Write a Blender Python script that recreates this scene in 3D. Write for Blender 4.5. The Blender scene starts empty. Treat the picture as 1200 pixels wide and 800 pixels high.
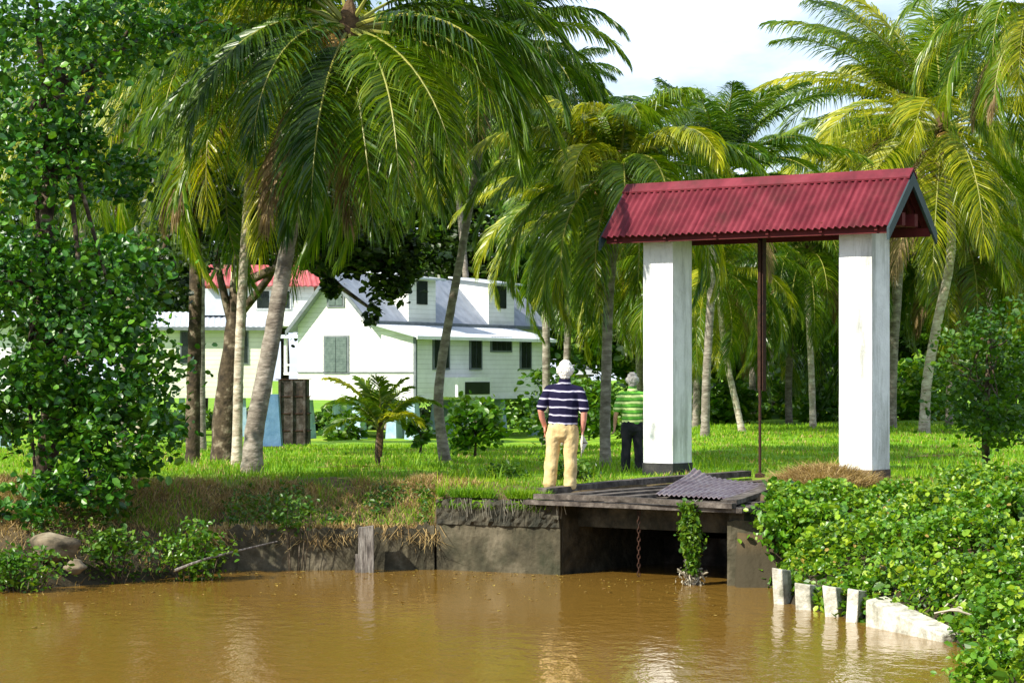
import bpy, math, random
import numpy as np
from mathutils import Vector, Matrix
C = bpy.context.scene.collection
sc = bpy.context.scene
R = math.radians

# ------------------------------------------------------------------ camera
FPX = 2800.0; HOR = 437.0; EYE = 1.63
cd = bpy.data.cameras.new("camera"); cam = bpy.data.objects.new("camera", cd); C.objects.link(cam)
cd.sensor_width = 36; cd.lens = 36*FPX/1200; cd.shift_y = (HOR-400)/1200
cd.clip_start = .1; cd.clip_end = 3000
cam.location = (0, 0, EYE); cam.rotation_euler = (R(90), 0, 0)
sc.camera = cam

# ------------------------------------------------------------------ sky, sun, exposure
SUN_EL = R(40); SH = Vector((-.80, -.60)).normalized()
SV = Vector((SH.x*math.cos(SUN_EL), SH.y*math.cos(SUN_EL), math.sin(SUN_EL)))
w = bpy.data.worlds.new("World"); sc.world = w; w.use_nodes = True
nt = w.node_tree; nt.nodes.clear()
out = nt.nodes.new('ShaderNodeOutputWorld'); bg = nt.nodes.new('ShaderNodeBackground')
sky = nt.nodes.new('ShaderNodeTexSky'); sky.sky_type = 'NISHITA'; sky.sun_disc = False
sky.sun_elevation = SUN_EL; sky.sun_rotation = math.atan2(SH.x, SH.y); sky.air_density = 1.0; sky.dust_density = .6; sky.ozone_density = 2
tc = nt.nodes.new('ShaderNodeTexCoord'); mp = nt.nodes.new('ShaderNodeMapping'); mp.inputs['Scale'].default_value = (1, 1, 2.6)
nz = nt.nodes.new('ShaderNodeTexNoise'); nz.inputs['Scale'].default_value = 5; nz.inputs['Detail'].default_value = 7; nz.inputs['Roughness'].default_value = .55
cr = nt.nodes.new('ShaderNodeValToRGB'); cr.color_ramp.elements[0].position = .40; cr.color_ramp.elements[1].position = .60
mx = nt.nodes.new('ShaderNodeMix'); mx.data_type = 'RGBA'
mx.inputs[7].default_value = (10.5, 12.0, 14.5, 1)
nt.links.new(tc.outputs['Generated'], mp.inputs[0]); nt.links.new(mp.outputs[0], nz.inputs['Vector'])
nt.links.new(nz.outputs['Fac'], cr.inputs[0]); nt.links.new(cr.outputs[0], mx.inputs[0])
nt.links.new(sky.outputs[0], mx.inputs[6]); nt.links.new(mx.outputs[2], bg.inputs[0])
bg.inputs[1].default_value = .075
nt.links.new(bg.outputs[0], out.inputs[0])
sd = bpy.data.lights.new("sun", 'SUN'); sd.energy = 5.0; sd.angle = R(.6); sd.color = (1, .94, .82)
sun = bpy.data.objects.new("sun", sd); C.objects.link(sun); sun.location = (-20, -10, 40)
sun.rotation_euler = SV.to_track_quat('Z', 'Y').to_euler()
sc.view_settings.view_transform = 'Standard'; sc.view_settings.look = 'None'
sc.view_settings.exposure = .82; sc.view_settings.gamma = 1
sc.cycles.max_bounces = 6; sc.cycles.transparent_max_bounces = 8

# ------------------------------------------------------------------ helpers
def at(px, py, Y): return np.array([(px-600)/FPX*Y, Y, EYE+(HOR-py)/FPX*Y])
def atx(px, Y): return (px-600)/FPX*Y

class Shape:                                       # collects vertices and faces of ONE mesh
    def __init__(s): s.v = []; s.f = []; s.m = []; s.n = 0
    def add(s, v, f, mi=0):
        v = np.asarray(v, float).reshape(-1, 3); s.v.append(v)
        f = np.asarray(f, int) + s.n; s.f.append(f); s.m.append(np.full(len(f), mi)); s.n += len(v); return s
    def box(s, lo, hi, mi=0, M=None):
        x0, y0, z0 = lo; x1, y1, z1 = hi
        v = np.array([[x0,y0,z0],[x1,y0,z0],[x1,y1,z0],[x0,y1,z0],[x0,y0,z1],[x1,y0,z1],[x1,y1,z1],[x0,y1,z1]], float)
        if M is not None: v = M(v)
        return s.add(v, [[0,3,2,1],[4,5,6,7],[0,1,5,4],[1,2,6,5],[2,3,7,6],[3,0,4,7]], mi)
    def hexa(s, v8, mi=0):
        return s.add(v8, [[0,3,2,1],[4,5,6,7],[0,1,5,4],[1,2,6,5],[2,3,7,6],[3,0,4,7]], mi)
    def tube(s, pts, rad, k=10, mi=0, jit=0, rng=None, flat=1.0, cap=True):
        pts = np.asarray(pts, float); n = len(pts); rad = np.broadcast_to(np.asarray(rad, float), (n,))
        T = np.gradient(pts, axis=0); T /= np.linalg.norm(T, axis=1)[:, None]+1e-9
        ref = np.array([0., 1, 0]) if abs(T[:, 1]).mean() < .8 else np.array([1., 0, 0])
        A = np.cross(T, ref); A /= np.linalg.norm(A, axis=1)[:, None]+1e-9; B = np.cross(T, A)
        a = np.linspace(0, 2*np.pi, k, endpoint=False)
        ring = (np.cos(a)[None, :, None]*A[:, None]+flat*np.sin(a)[None, :, None]*B[:, None])
        rr = rad[:, None, None]*np.ones((n, k, 1))
        if jit and rng is not None: rr = rr*(1+rng.normal(0, jit, (n, k, 1)))
        v = (pts[:, None]+ring*rr).reshape(-1, 3)
        i = np.arange(n-1)[:, None]*k; j = np.arange(k)[None]; j2 = (j+1) % k
        f = np.stack([i+j, i+j2, i+k+j2, i+k+j], -1).reshape(-1, 4)
        s.add(v, f, mi)
        if cap:
            for e, pt in ((0, pts[0]), (n-1, pts[-1])):
                b = v[e*k:(e+1)*k]; vv = np.vstack([b, pt[None]])
                s.add(vv, [[q, (q+1) % k, k, k] if e else [(q+1) % k, q, k, k] for q in range(k)], mi)
        return s
    def build(s, name, mats, parent=None, smooth=False, world=True, weld=0):
        V = np.vstack(s.v); F = np.vstack(s.f); MI = np.concatenate(s.m)
        if parent is not None and world: V = V-np.array(parent.location)
        tri = F[:, 2] == F[:, 3]
        me = bpy.data.meshes.new(name)
        cnt = np.where(tri, 3, 4); tot = int(cnt.sum())
        keep = np.ones(F.shape, bool); keep[tri, 3] = False
        idx = F[keep]
        me.vertices.add(len(V)); me.vertices.foreach_set('co', V.ravel())
        me.loops.add(tot); me.loops.foreach_set('vertex_index', idx.astype(np.int32))
        st = np.concatenate([[0], np.cumsum(cnt)[:-1]])
        me.polygons.add(len(F)); me.polygons.foreach_set('loop_start', st.astype(np.int32))
        me.polygons.foreach_set('material_index', MI.astype(np.int32))
        me.polygons.foreach_set('use_smooth', np.full(len(F), bool(smooth)))
        me.update(calc_edges=True); me.validate()
        if not isinstance(mats, (list, tuple)): mats = [mats]
        for m in mats: me.materials.append(m)
        o = bpy.data.objects.new(name, me); C.objects.link(o)
        if parent is not None: o.parent = parent
        return o

def tag(o, label, cat=None, group=None, kind=None):
    if label: o['label'] = label
    if cat: o['category'] = cat
    if group: o['group'] = group
    if kind: o['kind'] = kind
    return o
def thing(name, label, cat, loc=(0, 0, 0), group=None):
    o = bpy.data.objects.new(name, None); C.objects.link(o); o.location = tuple(float(q) for q in loc); o.empty_display_size = .3
    return tag(o, label, cat, group)

# ------------------------------------------------------------------ materials
def mat(name, cols, rough=.8, scale=3, bump=0, bscale=30, spec=.3, transl=0, island=0, coord='Object', stretch=(1, 1, 1), detail=6, hue=0, extra=None, pos=(.35, .65)):
    m = bpy.data.materials.new(name); m.use_nodes = True; t = m.node_tree; N = t.nodes; Lk = t.links; N.clear()
    o = N.new('ShaderNodeOutputMaterial'); p = N.new('ShaderNodeBsdfPrincipled'); p.inputs['Roughness'].default_value = rough
    p.inputs['Specular IOR Level'].default_value = spec
    g = N.new('ShaderNodeTexCoord'); mp = N.new('ShaderNodeMapping'); mp.inputs['Scale'].default_value = stretch
    src = g.outputs[coord]
    if coord == 'World':
        pass
    Lk.new(src, mp.inputs[0])
    n = N.new('ShaderNodeTexNoise'); n.inputs['Scale'].default_value = scale; n.inputs['Detail'].default_value = detail; n.inputs['Roughness'].default_value = .6
    Lk.new(mp.outputs[0], n.inputs['Vector'])
    r = N.new('ShaderNodeValToRGB'); el = r.color_ramp.elements
    k = len(cols)
    while len(el) < k: el.new(.5)
    for i, c in enumerate(cols):
        el[i].position = pos[0]+(pos[1]-pos[0])*i/max(1, k-1); el[i].color = (*c, 1)
    fac = n.outputs['Fac']
    if island:
        gi = N.new('ShaderNodeNewGeometry'); mm = N.new('ShaderNodeMix'); mm.inputs[0].default_value = island
        Lk.new(n.outputs['Fac'], mm.inputs[2])
        mr = N.new('ShaderNodeMapRange'); mr.inputs[3].default_value = pos[0]-.05; mr.inputs[4].default_value = pos[1]+.05
        Lk.new(gi.outputs['Random Per Island'], mr.inputs[0]); Lk.new(mr.outputs[0], mm.inputs[3]); fac = mm.outputs[0]
    Lk.new(fac, r.inputs[0]); col = r.outputs[0]
    nrm = None
    if bump:
        b = N.new('ShaderNodeBump'); b.inputs['Strength'].default_value = bump; b.inputs['Distance'].default_value = .03
        n2 = N.new('ShaderNodeTexNoise'); n2.inputs['Scale'].default_value = bscale; n2.inputs['Detail'].default_value = 5
        Lk.new(mp.outputs[0], n2.inputs['Vector']); Lk.new(n2.outputs['Fac'], b.inputs['Height']); nrm = b.outputs[0]
    if extra:
        col, nrm = extra(N, Lk, g, col, nrm)
    Lk.new(col, p.inputs['Base Color'])
    if nrm is not None: Lk.new(nrm, p.inputs['Normal'])
    if transl:
        tr = N.new('ShaderNodeBsdfTranslucent'); ms = N.new('ShaderNodeMixShader'); ms.inputs[0].default_value = transl
        br = N.new('ShaderNodeMix'); br.data_type = 'RGBA'; br.blend_type = 'MULTIPLY'; br.inputs[0].default_value = 1; br.inputs[7].default_value = (2.0, 1.9, .6, 1)
        Lk.new(col, br.inputs[6]); Lk.new(br.outputs[2], tr.inputs[0])
        Lk.new(p.outputs[0], ms.inputs[1]); Lk.new(tr.outputs[0], ms.inputs[2]); Lk.new(ms.outputs[0], o.inputs[0])
    else: Lk.new(p.outputs[0], o.inputs[0])
    return m

def dirt(amount, col=(.10, .085, .05), scale=1.3, zs=(1, 1, .25)):     # streaky stains
    def f(N, Lk, g, c, n):
        mp = N.new('ShaderNodeMapping'); mp.inputs['Scale'].default_value = zs; Lk.new(g.outputs['Object'], mp.inputs[0])
        t = N.new('ShaderNodeTexNoise'); t.inputs['Scale'].default_value = scale; t.inputs['Detail'].default_value = 9; t.inputs['Roughness'].default_value = .7
        Lk.new(mp.outputs[0], t.inputs['Vector'])
        r = N.new('ShaderNodeMapRange'); r.inputs[1].default_value = .48; r.inputs[2].default_value = .75; r.inputs[4].default_value = amount; Lk.new(t.outputs['Fac'], r.inputs[0])
        m = N.new('ShaderNodeMix'); m.data_type = 'RGBA'; Lk.new(r.outputs[0], m.inputs[0]); Lk.new(c, m.inputs[6]); m.inputs[7].default_value = (*col, 1)
        return m.outputs[2], n
    return f
def boards(pitch, dark=.55, axis=2, strength=.6, then=None):              # clapboards or planks: lap lines across `axis`
    def f(N, Lk, g, c, n):
        s = N.new('ShaderNodeSeparateXYZ'); Lk.new(g.outputs['Object'], s.inputs[0])
        d = N.new('ShaderNodeMath'); d.operation = 'DIVIDE'; d.inputs[1].default_value = pitch; Lk.new(s.outputs[axis], d.inputs[0])
        fr = N.new('ShaderNodeMath'); fr.operation = 'FRACT'; Lk.new(d.outputs[0], fr.inputs[0])
        lt = N.new('ShaderNodeMapRange'); lt.inputs[1].default_value = .0; lt.inputs[2].default_value = .14; lt.inputs[3].default_value = 1; lt.inputs[4].default_value = 0; Lk.new(fr.outputs[0], lt.inputs[0])
        m = N.new('ShaderNodeMix'); m.data_type = 'RGBA'; m.blend_type = 'MULTIPLY'; Lk.new(lt.outputs[0], m.inputs[0]); Lk.new(c, m.inputs[6]); m.inputs[7].default_value = (dark, dark, dark, 1)
        b = N.new('ShaderNodeBump'); b.inputs['Strength'].default_value = strength; b.inputs['Distance'].default_value = .02; b.invert = True; Lk.new(fr.outputs[0], b.inputs['Height'])
        if n is not None: Lk.new(n, b.inputs['Normal'])
        if then: return then(N, Lk, g, m.outputs[2], b.outputs[0])
        return m.outputs[2], b.outputs[0]
    return f
def stripes(bands, pitch, colA, colB, z0=0):
    def f(N, Lk, g, c, n):
        s = N.new('ShaderNodeSeparateXYZ'); Lk.new(g.outputs['Object'], s.inputs[0])
        # stripes sag a little over the belly and back
        nz = N.new('ShaderNodeTexNoise'); nz.inputs['Scale'].default_value = 5; Lk.new(g.outputs['Object'], nz.inputs['Vector'])
        w_ = N.new('ShaderNodeMath'); w_.operation = 'MULTIPLY_ADD'; w_.inputs[1].default_value = .045; Lk.new(nz.outputs['Fac'], w_.inputs[0]); Lk.new(s.outputs[2], w_.inputs[2])
        d = N.new('ShaderNodeMath'); d.operation = 'DIVIDE'; d.inputs[1].default_value = pitch; Lk.new(w_.outputs[0], d.inputs[0])
        fr = N.new('ShaderNodeMath'); fr.operation = 'FRACT'; Lk.new(d.outputs[0], fr.inputs[0])
        r = N.new('ShaderNodeValToRGB'); r.color_ramp.interpolation = 'CONSTANT'; el = r.color_ramp.elements
        while len(el) < len(bands): el.new(.5)
        for i, (p, k) in enumerate(bands): el[i].position = p; el[i].color = (*(colA if k == 0 else colB if k == 1 else k), 1)
        Lk.new(fr.outputs[0], r.inputs[0])
        return r.outputs[0], n
    return f

M = {}
M['white'] = mat('whitewashed_render', [(.66, .67, .66), (.78, .79, .78)], .75, 4, .35, 25, extra=dirt(1.0, (.20, .21, .17), 3.2, (1, 1, .16)))
M['plinth'] = mat('black_plinth_paint', [(.015, .015, .018), (.04, .038, .035)], .7, 6, .3)
M['plinth_w'] = mat('brown_worn_plinth', [(.05, .035, .03), (.13, .09, .07)], .8, 6, .4)
M['red_roof'] = mat('red_painted_sheet', [(.085, .007, .013), (.125, .012, .021), (.17, .022, .034)], .6, 2.5, .1, 60, .25, extra=dirt(.75, (.06, .018, .014), 2.2, (1, 1, .35)))
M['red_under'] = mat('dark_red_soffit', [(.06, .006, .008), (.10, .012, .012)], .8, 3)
M['barge'] = mat('dark_green_barge_paint', [(.012, .03, .035), (.03, .05, .055)], .5, 5)
M['rust'] = mat('rusty_iron', [(.015, .008, .005), (.045, .018, .009), (.03, .012, .007)], .85, 12, .4, 50)
M['concrete'] = mat('mossy_concrete', [(.020, .018, .010), (.062, .054, .032), (.14, .12, .08)], .9, 2.6, .6, 18, pos=(.3, .72), extra=dirt(.9, (.016, .022, .009), 2.0, (1, 1, .6)))
M['concrete_dark'] = mat('dark_concrete', [(.018, .018, .012), (.05, .045, .03), (.085, .075, .05)], .85, 4, .9, 14, extra=dirt(.9, (.01, .012, .006), 3.5, (1, 1, .5)))  # darkest concrete tone: wall cap, culvert inside, pier step
M['concrete_pale'] = mat('pale_lichened_concrete', [(.26, .25, .20), (.48, .46, .38), (.60, .58, .50)], .9, 5, .6, 22, extra=dirt(.85, (.06, .07, .03), 3.2, (1, 1, .7)))
M['timber'] = mat('grey_weathered_timber', [(.06, .05, .045), (.17, .15, .13), (.27, .25, .22)], .85, 3, .6, 8, stretch=(8, 8, 1), extra=dirt(.6, (.03, .028, .02), 4, (1, 1, 1)))
M['timber_f'] = mat('brown_weathered_timber', [(.03, .024, .02), (.075, .062, .052), (.15, .13, .11)], .85, 6, .6, 20, extra=dirt(.6, (.03, .03, .018), 4, (1, 1, 1)))
M['sheet'] = mat('weathered_grey_sheet', [(.10, .075, .095), (.17, .14, .16), (.22, .20, .21)], .7, 3, .2, 40, .35, extra=dirt(.7, (.10, .05, .03), 2, (1, 1, 1)))
M['clap'] = mat('white_clapboard', [(.68, .68, .63), (.80, .80, .76)], .65, 1.2, extra=boards(.20, .62))
M['clap_c'] = mat('cream_clapboard', [(.60, .60, .47), (.72, .72, .60)], .65, 1.2, extra=boards(.20, .62))
M['trim'] = mat('white_trim', [(.70, .71, .70), (.80, .80, .80)], .6, 3)
M['grey_trim'] = mat('grey_trim', [(.10, .12, .13), (.17, .19, .20)], .6, 3)
M['metal_roof'] = mat('pale_zinc_roof', [(.42, .46, .52), (.58, .62, .68)], .45, 1.5, spec=.5, extra=dirt(.5, (.25, .24, .22), 1.5, (1, 1, 1)))
M['slate_roof'] = mat('grey_steep_roof', [(.24, .27, .33), (.35, .38, .45)], .6, 2.0, .2, 14, extra=dirt(.4, (.16, .15, .14), 1, (1, 1, .4)))
M['red_roof2'] = mat('faded_red_roof', [(.34, .06, .07), (.50, .13, .13)], .6, 1.0, extra=dirt(.5, (.45, .34, .32), 1.2, (1, 1, .5)))
M['shutter'] = mat('grey_green_shutter', [(.045, .075, .065), (.09, .13, .11)], .6, 6, extra=boards(.07, .5))
M['dark'] = mat('dark_window_opening', [(.008, .012, .010), (.02, .028, .024)], .25, 4, spec=.5)
M['blue'] = mat('pale_blue_pier_paint', [(.22, .34, .45), (.36, .48, .56)], .75, 3, .3, extra=dirt(.5, (.08, .09, .08), 2))
M['blue_d'] = mat('blue_pier_paint', [(.06, .14, .24), (.11, .21, .33)], .75, 3, .3, extra=dirt(.5, (.06, .08, .09), 2))
M['tank'] = mat('dark_stained_boards', [(.012, .010, .008), (.04, .032, .025), (.09, .085, .08)], .85, 4, .6, extra=dirt(.5, (.05, .02, .01), 2, (1, 1, 1)))
# foliage
M['palm'] = mat('palm_leaflet', [(.030, .088, .002), (.090, .170, .003), (.21, .265, .008)], .34, 1.1, spec=.5, transl=.35, island=.55)
M['palm_y'] = mat('palm_leaflet_yellowing', [(.10, .16, .004), (.25, .28, .008), (.46, .43, .025)], .36, 1.4, spec=.5, transl=.32, island=.6)
M['palm_d'] = mat('palm_leaflet_deep_green', [(.011, .042, .002), (.034, .088, .003), (.105, .17, .005)], .34, 1.1, spec=.4, transl=.28, island=.5)
M['palm_b'] = mat('palm_leaflet_dry', [(.10, .065, .03), (.22, .15, .07), (.30, .22, .10)], .7, 2, transl=.12, island=.6)
M['rachis'] = mat('palm_rachis', [(.16, .19, .03), (.30, .28, .05)], .5, 3, spec=.4)
M['husk'] = mat('palm_crown_fibre', [(.05, .03, .015), (.13, .08, .035)], .95, 9, .8)
M['nut'] = mat('coconut_orange', [(.30, .15, .025), (.42, .24, .05), (.20, .17, .03)], .5, 4, spec=.4)
def bark(name, cols, st=(1, 1, 2.6)): return mat(name, cols, .92, 4.2, .8, 9, stretch=st, pos=(.30, .70), extra=dirt(.55, (.06, .055, .04), 3, (1, 1, 1)))
M['bark_g'] = bark('palm_bark_grey', [(.09, .072, .056), (.21, .18, .145), (.37, .33, .28)])
M['bark_w'] = bark('palm_bark_pale', [(.18, .13, .09), (.42, .36, .28), (.60, .55, .46)])
M['bark_d'] = mat('mottled_dark_bark', [(.022, .016, .010), (.07, .05, .03), (.30, .25, .18)], .95, 5, .9, 14, pos=(.36, .72))
M['leaf_tree'] = mat('broad_leaf_deep', [(.008, .050, .003), (.028, .125, .005), (.11, .26, .010)], .40, .9, spec=.5, transl=.18, island=.6)
M['leaf_mid'] = mat('broad_leaf_mid', [(.014, .056, .004), (.046, .125, .005), (.13, .21, .010)], .42, .5, spec=.4, transl=.25, island=.5)
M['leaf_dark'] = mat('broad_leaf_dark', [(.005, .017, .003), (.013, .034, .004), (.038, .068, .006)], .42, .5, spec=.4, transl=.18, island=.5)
M['leaf_bright'] = mat('vine_leaf_bright', [(.035, .13, .006), (.10, .24, .008), (.27, .38, .03)], .40, 1.2, spec=.45, transl=.28, island=.6)  # light green leaf colour of the vines, some bushes and weeds
M['leaf_bush'] = mat('bush_leaf', [(.025, .095, .004), (.06, .155, .006), (.14, .24, .012)], .35, 1.4, spec=.5, transl=.25, island=.6)
M['leaf_old'] = mat('old_vine_leaf', [(.16, .12, .02), (.30, .22, .04), (.20, .11, .04)], .7, 3, island=.7)
M['leaf_young'] = mat('young_vine_leaf', [(.10, .22, .008), (.22, .36, .012), (.38, .46, .04)], .45, 1.2, spec=.4, transl=.3, island=.6)
M['leaf_dry'] = mat('dead_vine', [(.14, .12, .08), (.30, .27, .20), (.42, .39, .30)], .9, 3, island=.6)
M['grass'] = mat('grass_blade', [(.05, .145, .003), (.13, .27, .004), (.28, .37, .012)], .55, .9, transl=.3, island=.5)
M['grass_dry'] = mat('grass_blade_dry', [(.14, .085, .03), (.32, .22, .08), (.46, .35, .16)], .7, 1.5, transl=.15, island=.6)
M['rock'] = mat('boulder_stone', [(.06, .05, .03), (.17, .135, .085), (.25, .21, .14)], .9, 4, .7, 10)

# ------------------------------------------------------------------ terrain
PSI = R(37); D = np.array([math.cos(PSI), -math.sin(PSI)]); NN = np.array([math.sin(PSI), math.cos(PSI)])   # gate axes: along the gate, into the land
WATER = -1.15
CL = np.array([.667, 32.95]); CW = 2.70                     # left corner of the culvert mouth, its width along D
CRt = CL+D*CW
def cul(x, y):                                              # culvert coordinates
    a = (x-CL[0])*D[0]+(y-CL[1])*D[1]; b = (x-CL[0])*NN[0]+(y-CL[1])*NN[1]; return a, b
SX = np.array([-80, -12, -6.5, -4.9, -4.0, -1.06, .667, 2.82, 3.35, 3.36, 80]); SY = np.array([31, 30.2, 30.4, 31.9, 33.7, 33.85, 32.95, 31.32, 30.9, 30.9, 30.9])
BY = np.array([-5, 12, 18, 20.5, 22, 23.4, 24.9, 26.3, 28.9, 30.9, 34]); BX = np.array([7, 6.0, 4.9, 4.2, 4.25, 4.5, 4.5, 3.95, 3.25, 3.35, 3.35])
def sstep(a, b, x): t = np.clip((x-a)/(b-a), 0, 1); return t*t*(3-2*t)
def land(x, y):
    x = np.asarray(x, float); y = np.asarray(y, float)
    return np.maximum(y-np.interp(x, SX, SY), x-np.interp(y, BY, BX)-np.where(y > 31, 40*0, 0)-np.where(y < 8, 99, 0))
def G(x, y, rough=True):
    x = np.asarray(x, float); y = np.asarray(y, float)
    d = land(x, y)
    # left bank slopes, walls step up, right bank slopes steeply under the vines
    zl = np.interp(d, [-1.5, -.2, 0, .5, 1.2, 3.0], [-2.6, -1.7, -1.2, -.85, -.5, 0.0])
    zw = np.interp(d, [-.5, .04, .12, 1.2, 2.4], [-2.6, -2.6, -.58, -.3, 0.0])
    zc = np.interp(d, [-.5, .04, .12, .8], [-2.6, -2.6, -.17, -.03])
    zr = np.interp(d, [-1.5, -.3, 0, .25, 1.2, 2.6, 3.8], [-2.6, -1.8, -1.3, -.9, -.55, -.12, 0.0])
    z = np.where(x < -4.1, zl, np.where(x < -1.1, zw, np.where(x < 2.9, zc, zr)))
    z = np.where((x > 2.9) & (y > 31.0), np.maximum(zr, np.interp(y-x*0, [30.95, 31.05, 33], [-2.6, -.5, -.05])), z)
    # lawn falls away towards the houses on the left, stays level on the right
    u = x/np.maximum(y, 1.)
    dep = np.interp(y, [0, 40, 60, 80, 100, 130, 400], [0, 0, -.40, -.80, -1.15, -1.3, -1.3])
    z = z+dep*(1-sstep(.03, .085, u)*.92)
    a, b = cul(x, y)
    z = np.where((a > -.08) & (a < CW+.08-.42*np.maximum(b, 0)) & (b > -1.5) & (b < 5.2), -2.6, z)
    if rough:
        z = z+np.where(d > .3, .035*np.sin(x*1.7+y*.6)*np.sin(y*1.1-x*.8)+.02*np.sin(x*4.1)*np.sin(y*3.3+1), 0)
    z = np.where(y < 8, np.interp(y, [-10, 1, 2.5, 5, 8], [0, 0, -.2, -1.9, -2.6]), z)
    return z
def g0(x, y): return float(G(x, y))

def axis(brks):
    r = []
    for a, b, st in brks: r += list(np.arange(a, b, st))
    return np.array(r+[brks[-1][1]])
xs = axis([(-420, -60, 30), (-60, -14, 2), (-14, -7.5, .35), (-7.5, 8.5, .11), (8.5, 20, .5), (20, 60, 3), (60, 420, 30)])
ys = axis([(-12, 14, 1), (14, 26, .25), (26, 42, .11), (42, 70, .5), (70, 140, 2), (140, 900, 40)])
XX, YY = np.meshgrid(xs, ys); ZZ = G(XX, YY)
s = Shape(); ny, nx = XX.shape
i = np.arange(ny-1)[:, None]*nx; j = np.arange(nx-1)[None]
s.add(np.stack([XX, YY, ZZ], -1), np.stack([i+j, i+j+1, i+nx+j+1, i+nx+j], -1).reshape(-1, 4))
def ground_extra(N, Lk, g, c, n):
    s_ = N.new('ShaderNodeSeparateXYZ'); Lk.new(g.outputs['Object'], s_.inputs[0])
    def ramp(sock, a, b, lo=0, hi=1):
        q = N.new('ShaderNodeMapRange'); q.inputs[1].default_value = a; q.inputs[2].default_value = b; q.inputs[3].default_value = lo; q.inputs[4].default_value = hi; Lk.new(sock, q.inputs[0]); return q.outputs[0]
    t = N.new('ShaderNodeTexNoise'); t.inputs['Scale'].default_value = .8; t.inputs['Detail'].default_value = 8; Lk.new(g.outputs['Object'], t.inputs['Vector'])
    yy = N.new('ShaderNodeMath'); yy.operation = 'MULTIPLY_ADD'; yy.inputs[1].default_value = -5; Lk.new(t.outputs['Fac'], yy.inputs[0]); Lk.new(s_.outputs[1], yy.inputs[2])
    f = ramp(yy.outputs[0], 33.2, 35.4, 1, 0)
    m = N.new('ShaderNodeMix'); m.data_type = 'RGBA'; Lk.new(f, m.inputs[0]); Lk.new(c, m.inputs[6]); m.inputs[7].default_value = (.10, .068, .03, 1)
    f2 = ramp(s_.outputs[2], -.75, -.3, 1, 0)
    mm_ = N.new('ShaderNodeMath'); mm_.operation = 'LESS_THAN'; mm_.inputs[1].default_value = 38; Lk.new(s_.outputs[1], mm_.inputs[0])
    mul = N.new('ShaderNodeMath'); mul.operation = 'MULTIPLY'; Lk.new(f2, mul.inputs[0]); Lk.new(mm_.outputs[0], mul.inputs[1])
    m2 = N.new('ShaderNodeMix'); m2.data_type = 'RGBA'; Lk.new(mul.outputs[0], m2.inputs[0]); Lk.new(m.outputs[2], m2.inputs[6]); m2.inputs[7].default_value = (.035, .028, .014, 1)
    return m2.outputs[2], n
M['ground'] = mat('grassy_ground', [(.06, .15, .004), (.12, .28, .005), (.20, .34, .007), (.30, .30, .03)], .9, .55, .9, 12, detail=10, pos=(.28, .72), extra=ground_extra)
tag(s.build('ground', M['ground'], smooth=True), None, kind='structure')

# water
s = Shape(); s.add([[-90, -12, WATER], [90, -12, WATER], [90, 38.5, WATER], [-90, 38.5, WATER]], [[0, 1, 2, 3]])
m = bpy.data.materials.new('muddy_canal_water'); m.use_nodes = True; t = m.node_tree; p = t.nodes['Principled BSDF']
p.inputs['Base Color'].default_value = (.19, .105, .018, 1); p.inputs['Roughness'].default_value = .07; p.inputs['IOR'].default_value = 1.33
g = t.nodes.new('ShaderNodeTexCoord'); mp = t.nodes.new('ShaderNodeMapping'); mp.inputs['Scale'].default_value = (1, .55, 1)
n1 = t.nodes.new('ShaderNodeTexNoise'); n1.inputs['Scale'].default_value = 4.5; n1.inputs['Detail'].default_value = 3
n2 = t.nodes.new('ShaderNodeTexNoise'); n2.inputs['Scale'].default_value = 17; n2.inputs['Detail'].default_value = 2
n3 = t.nodes.new('ShaderNodeTexNoise'); n3.inputs['Scale'].default_value = .35; n3.inputs['Detail'].default_value = 3
ad = t.nodes.new('ShaderNodeMath'); ad.operation = 'MULTIPLY_ADD'; ad.inputs[1].default_value = .32
b = t.nodes.new('ShaderNodeBump'); b.inputs['Distance'].default_value = .028; b.inputs['Strength'].default_value = .5
r = t.nodes.new('ShaderNodeMapRange'); r.inputs[1].default_value = .35; r.inputs[2].default_value = .65; r.inputs[3].default_value = .25; r.inputs[4].default_value = .55
for q in (n1, n2, n3): t.links.new(mp.outputs[0], q.inputs['Vector'])
t.links.new(g.outputs['Object'], mp.inputs[0]); t.links.new(n2.outputs['Fac'], ad.inputs[0]); t.links.new(n1.outputs['Fac'], ad.inputs[2])
t.links.new(ad.outputs[0], b.inputs['Height']); t.links.new(n3.outputs['Fac'], r.inputs[0]); t.links.new(r.outputs[0], b.inputs['Strength'])
t.links.new(b.outputs[0], p.inputs['Normal'])
tag(s.build('water', m), None, kind='structure')

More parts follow.
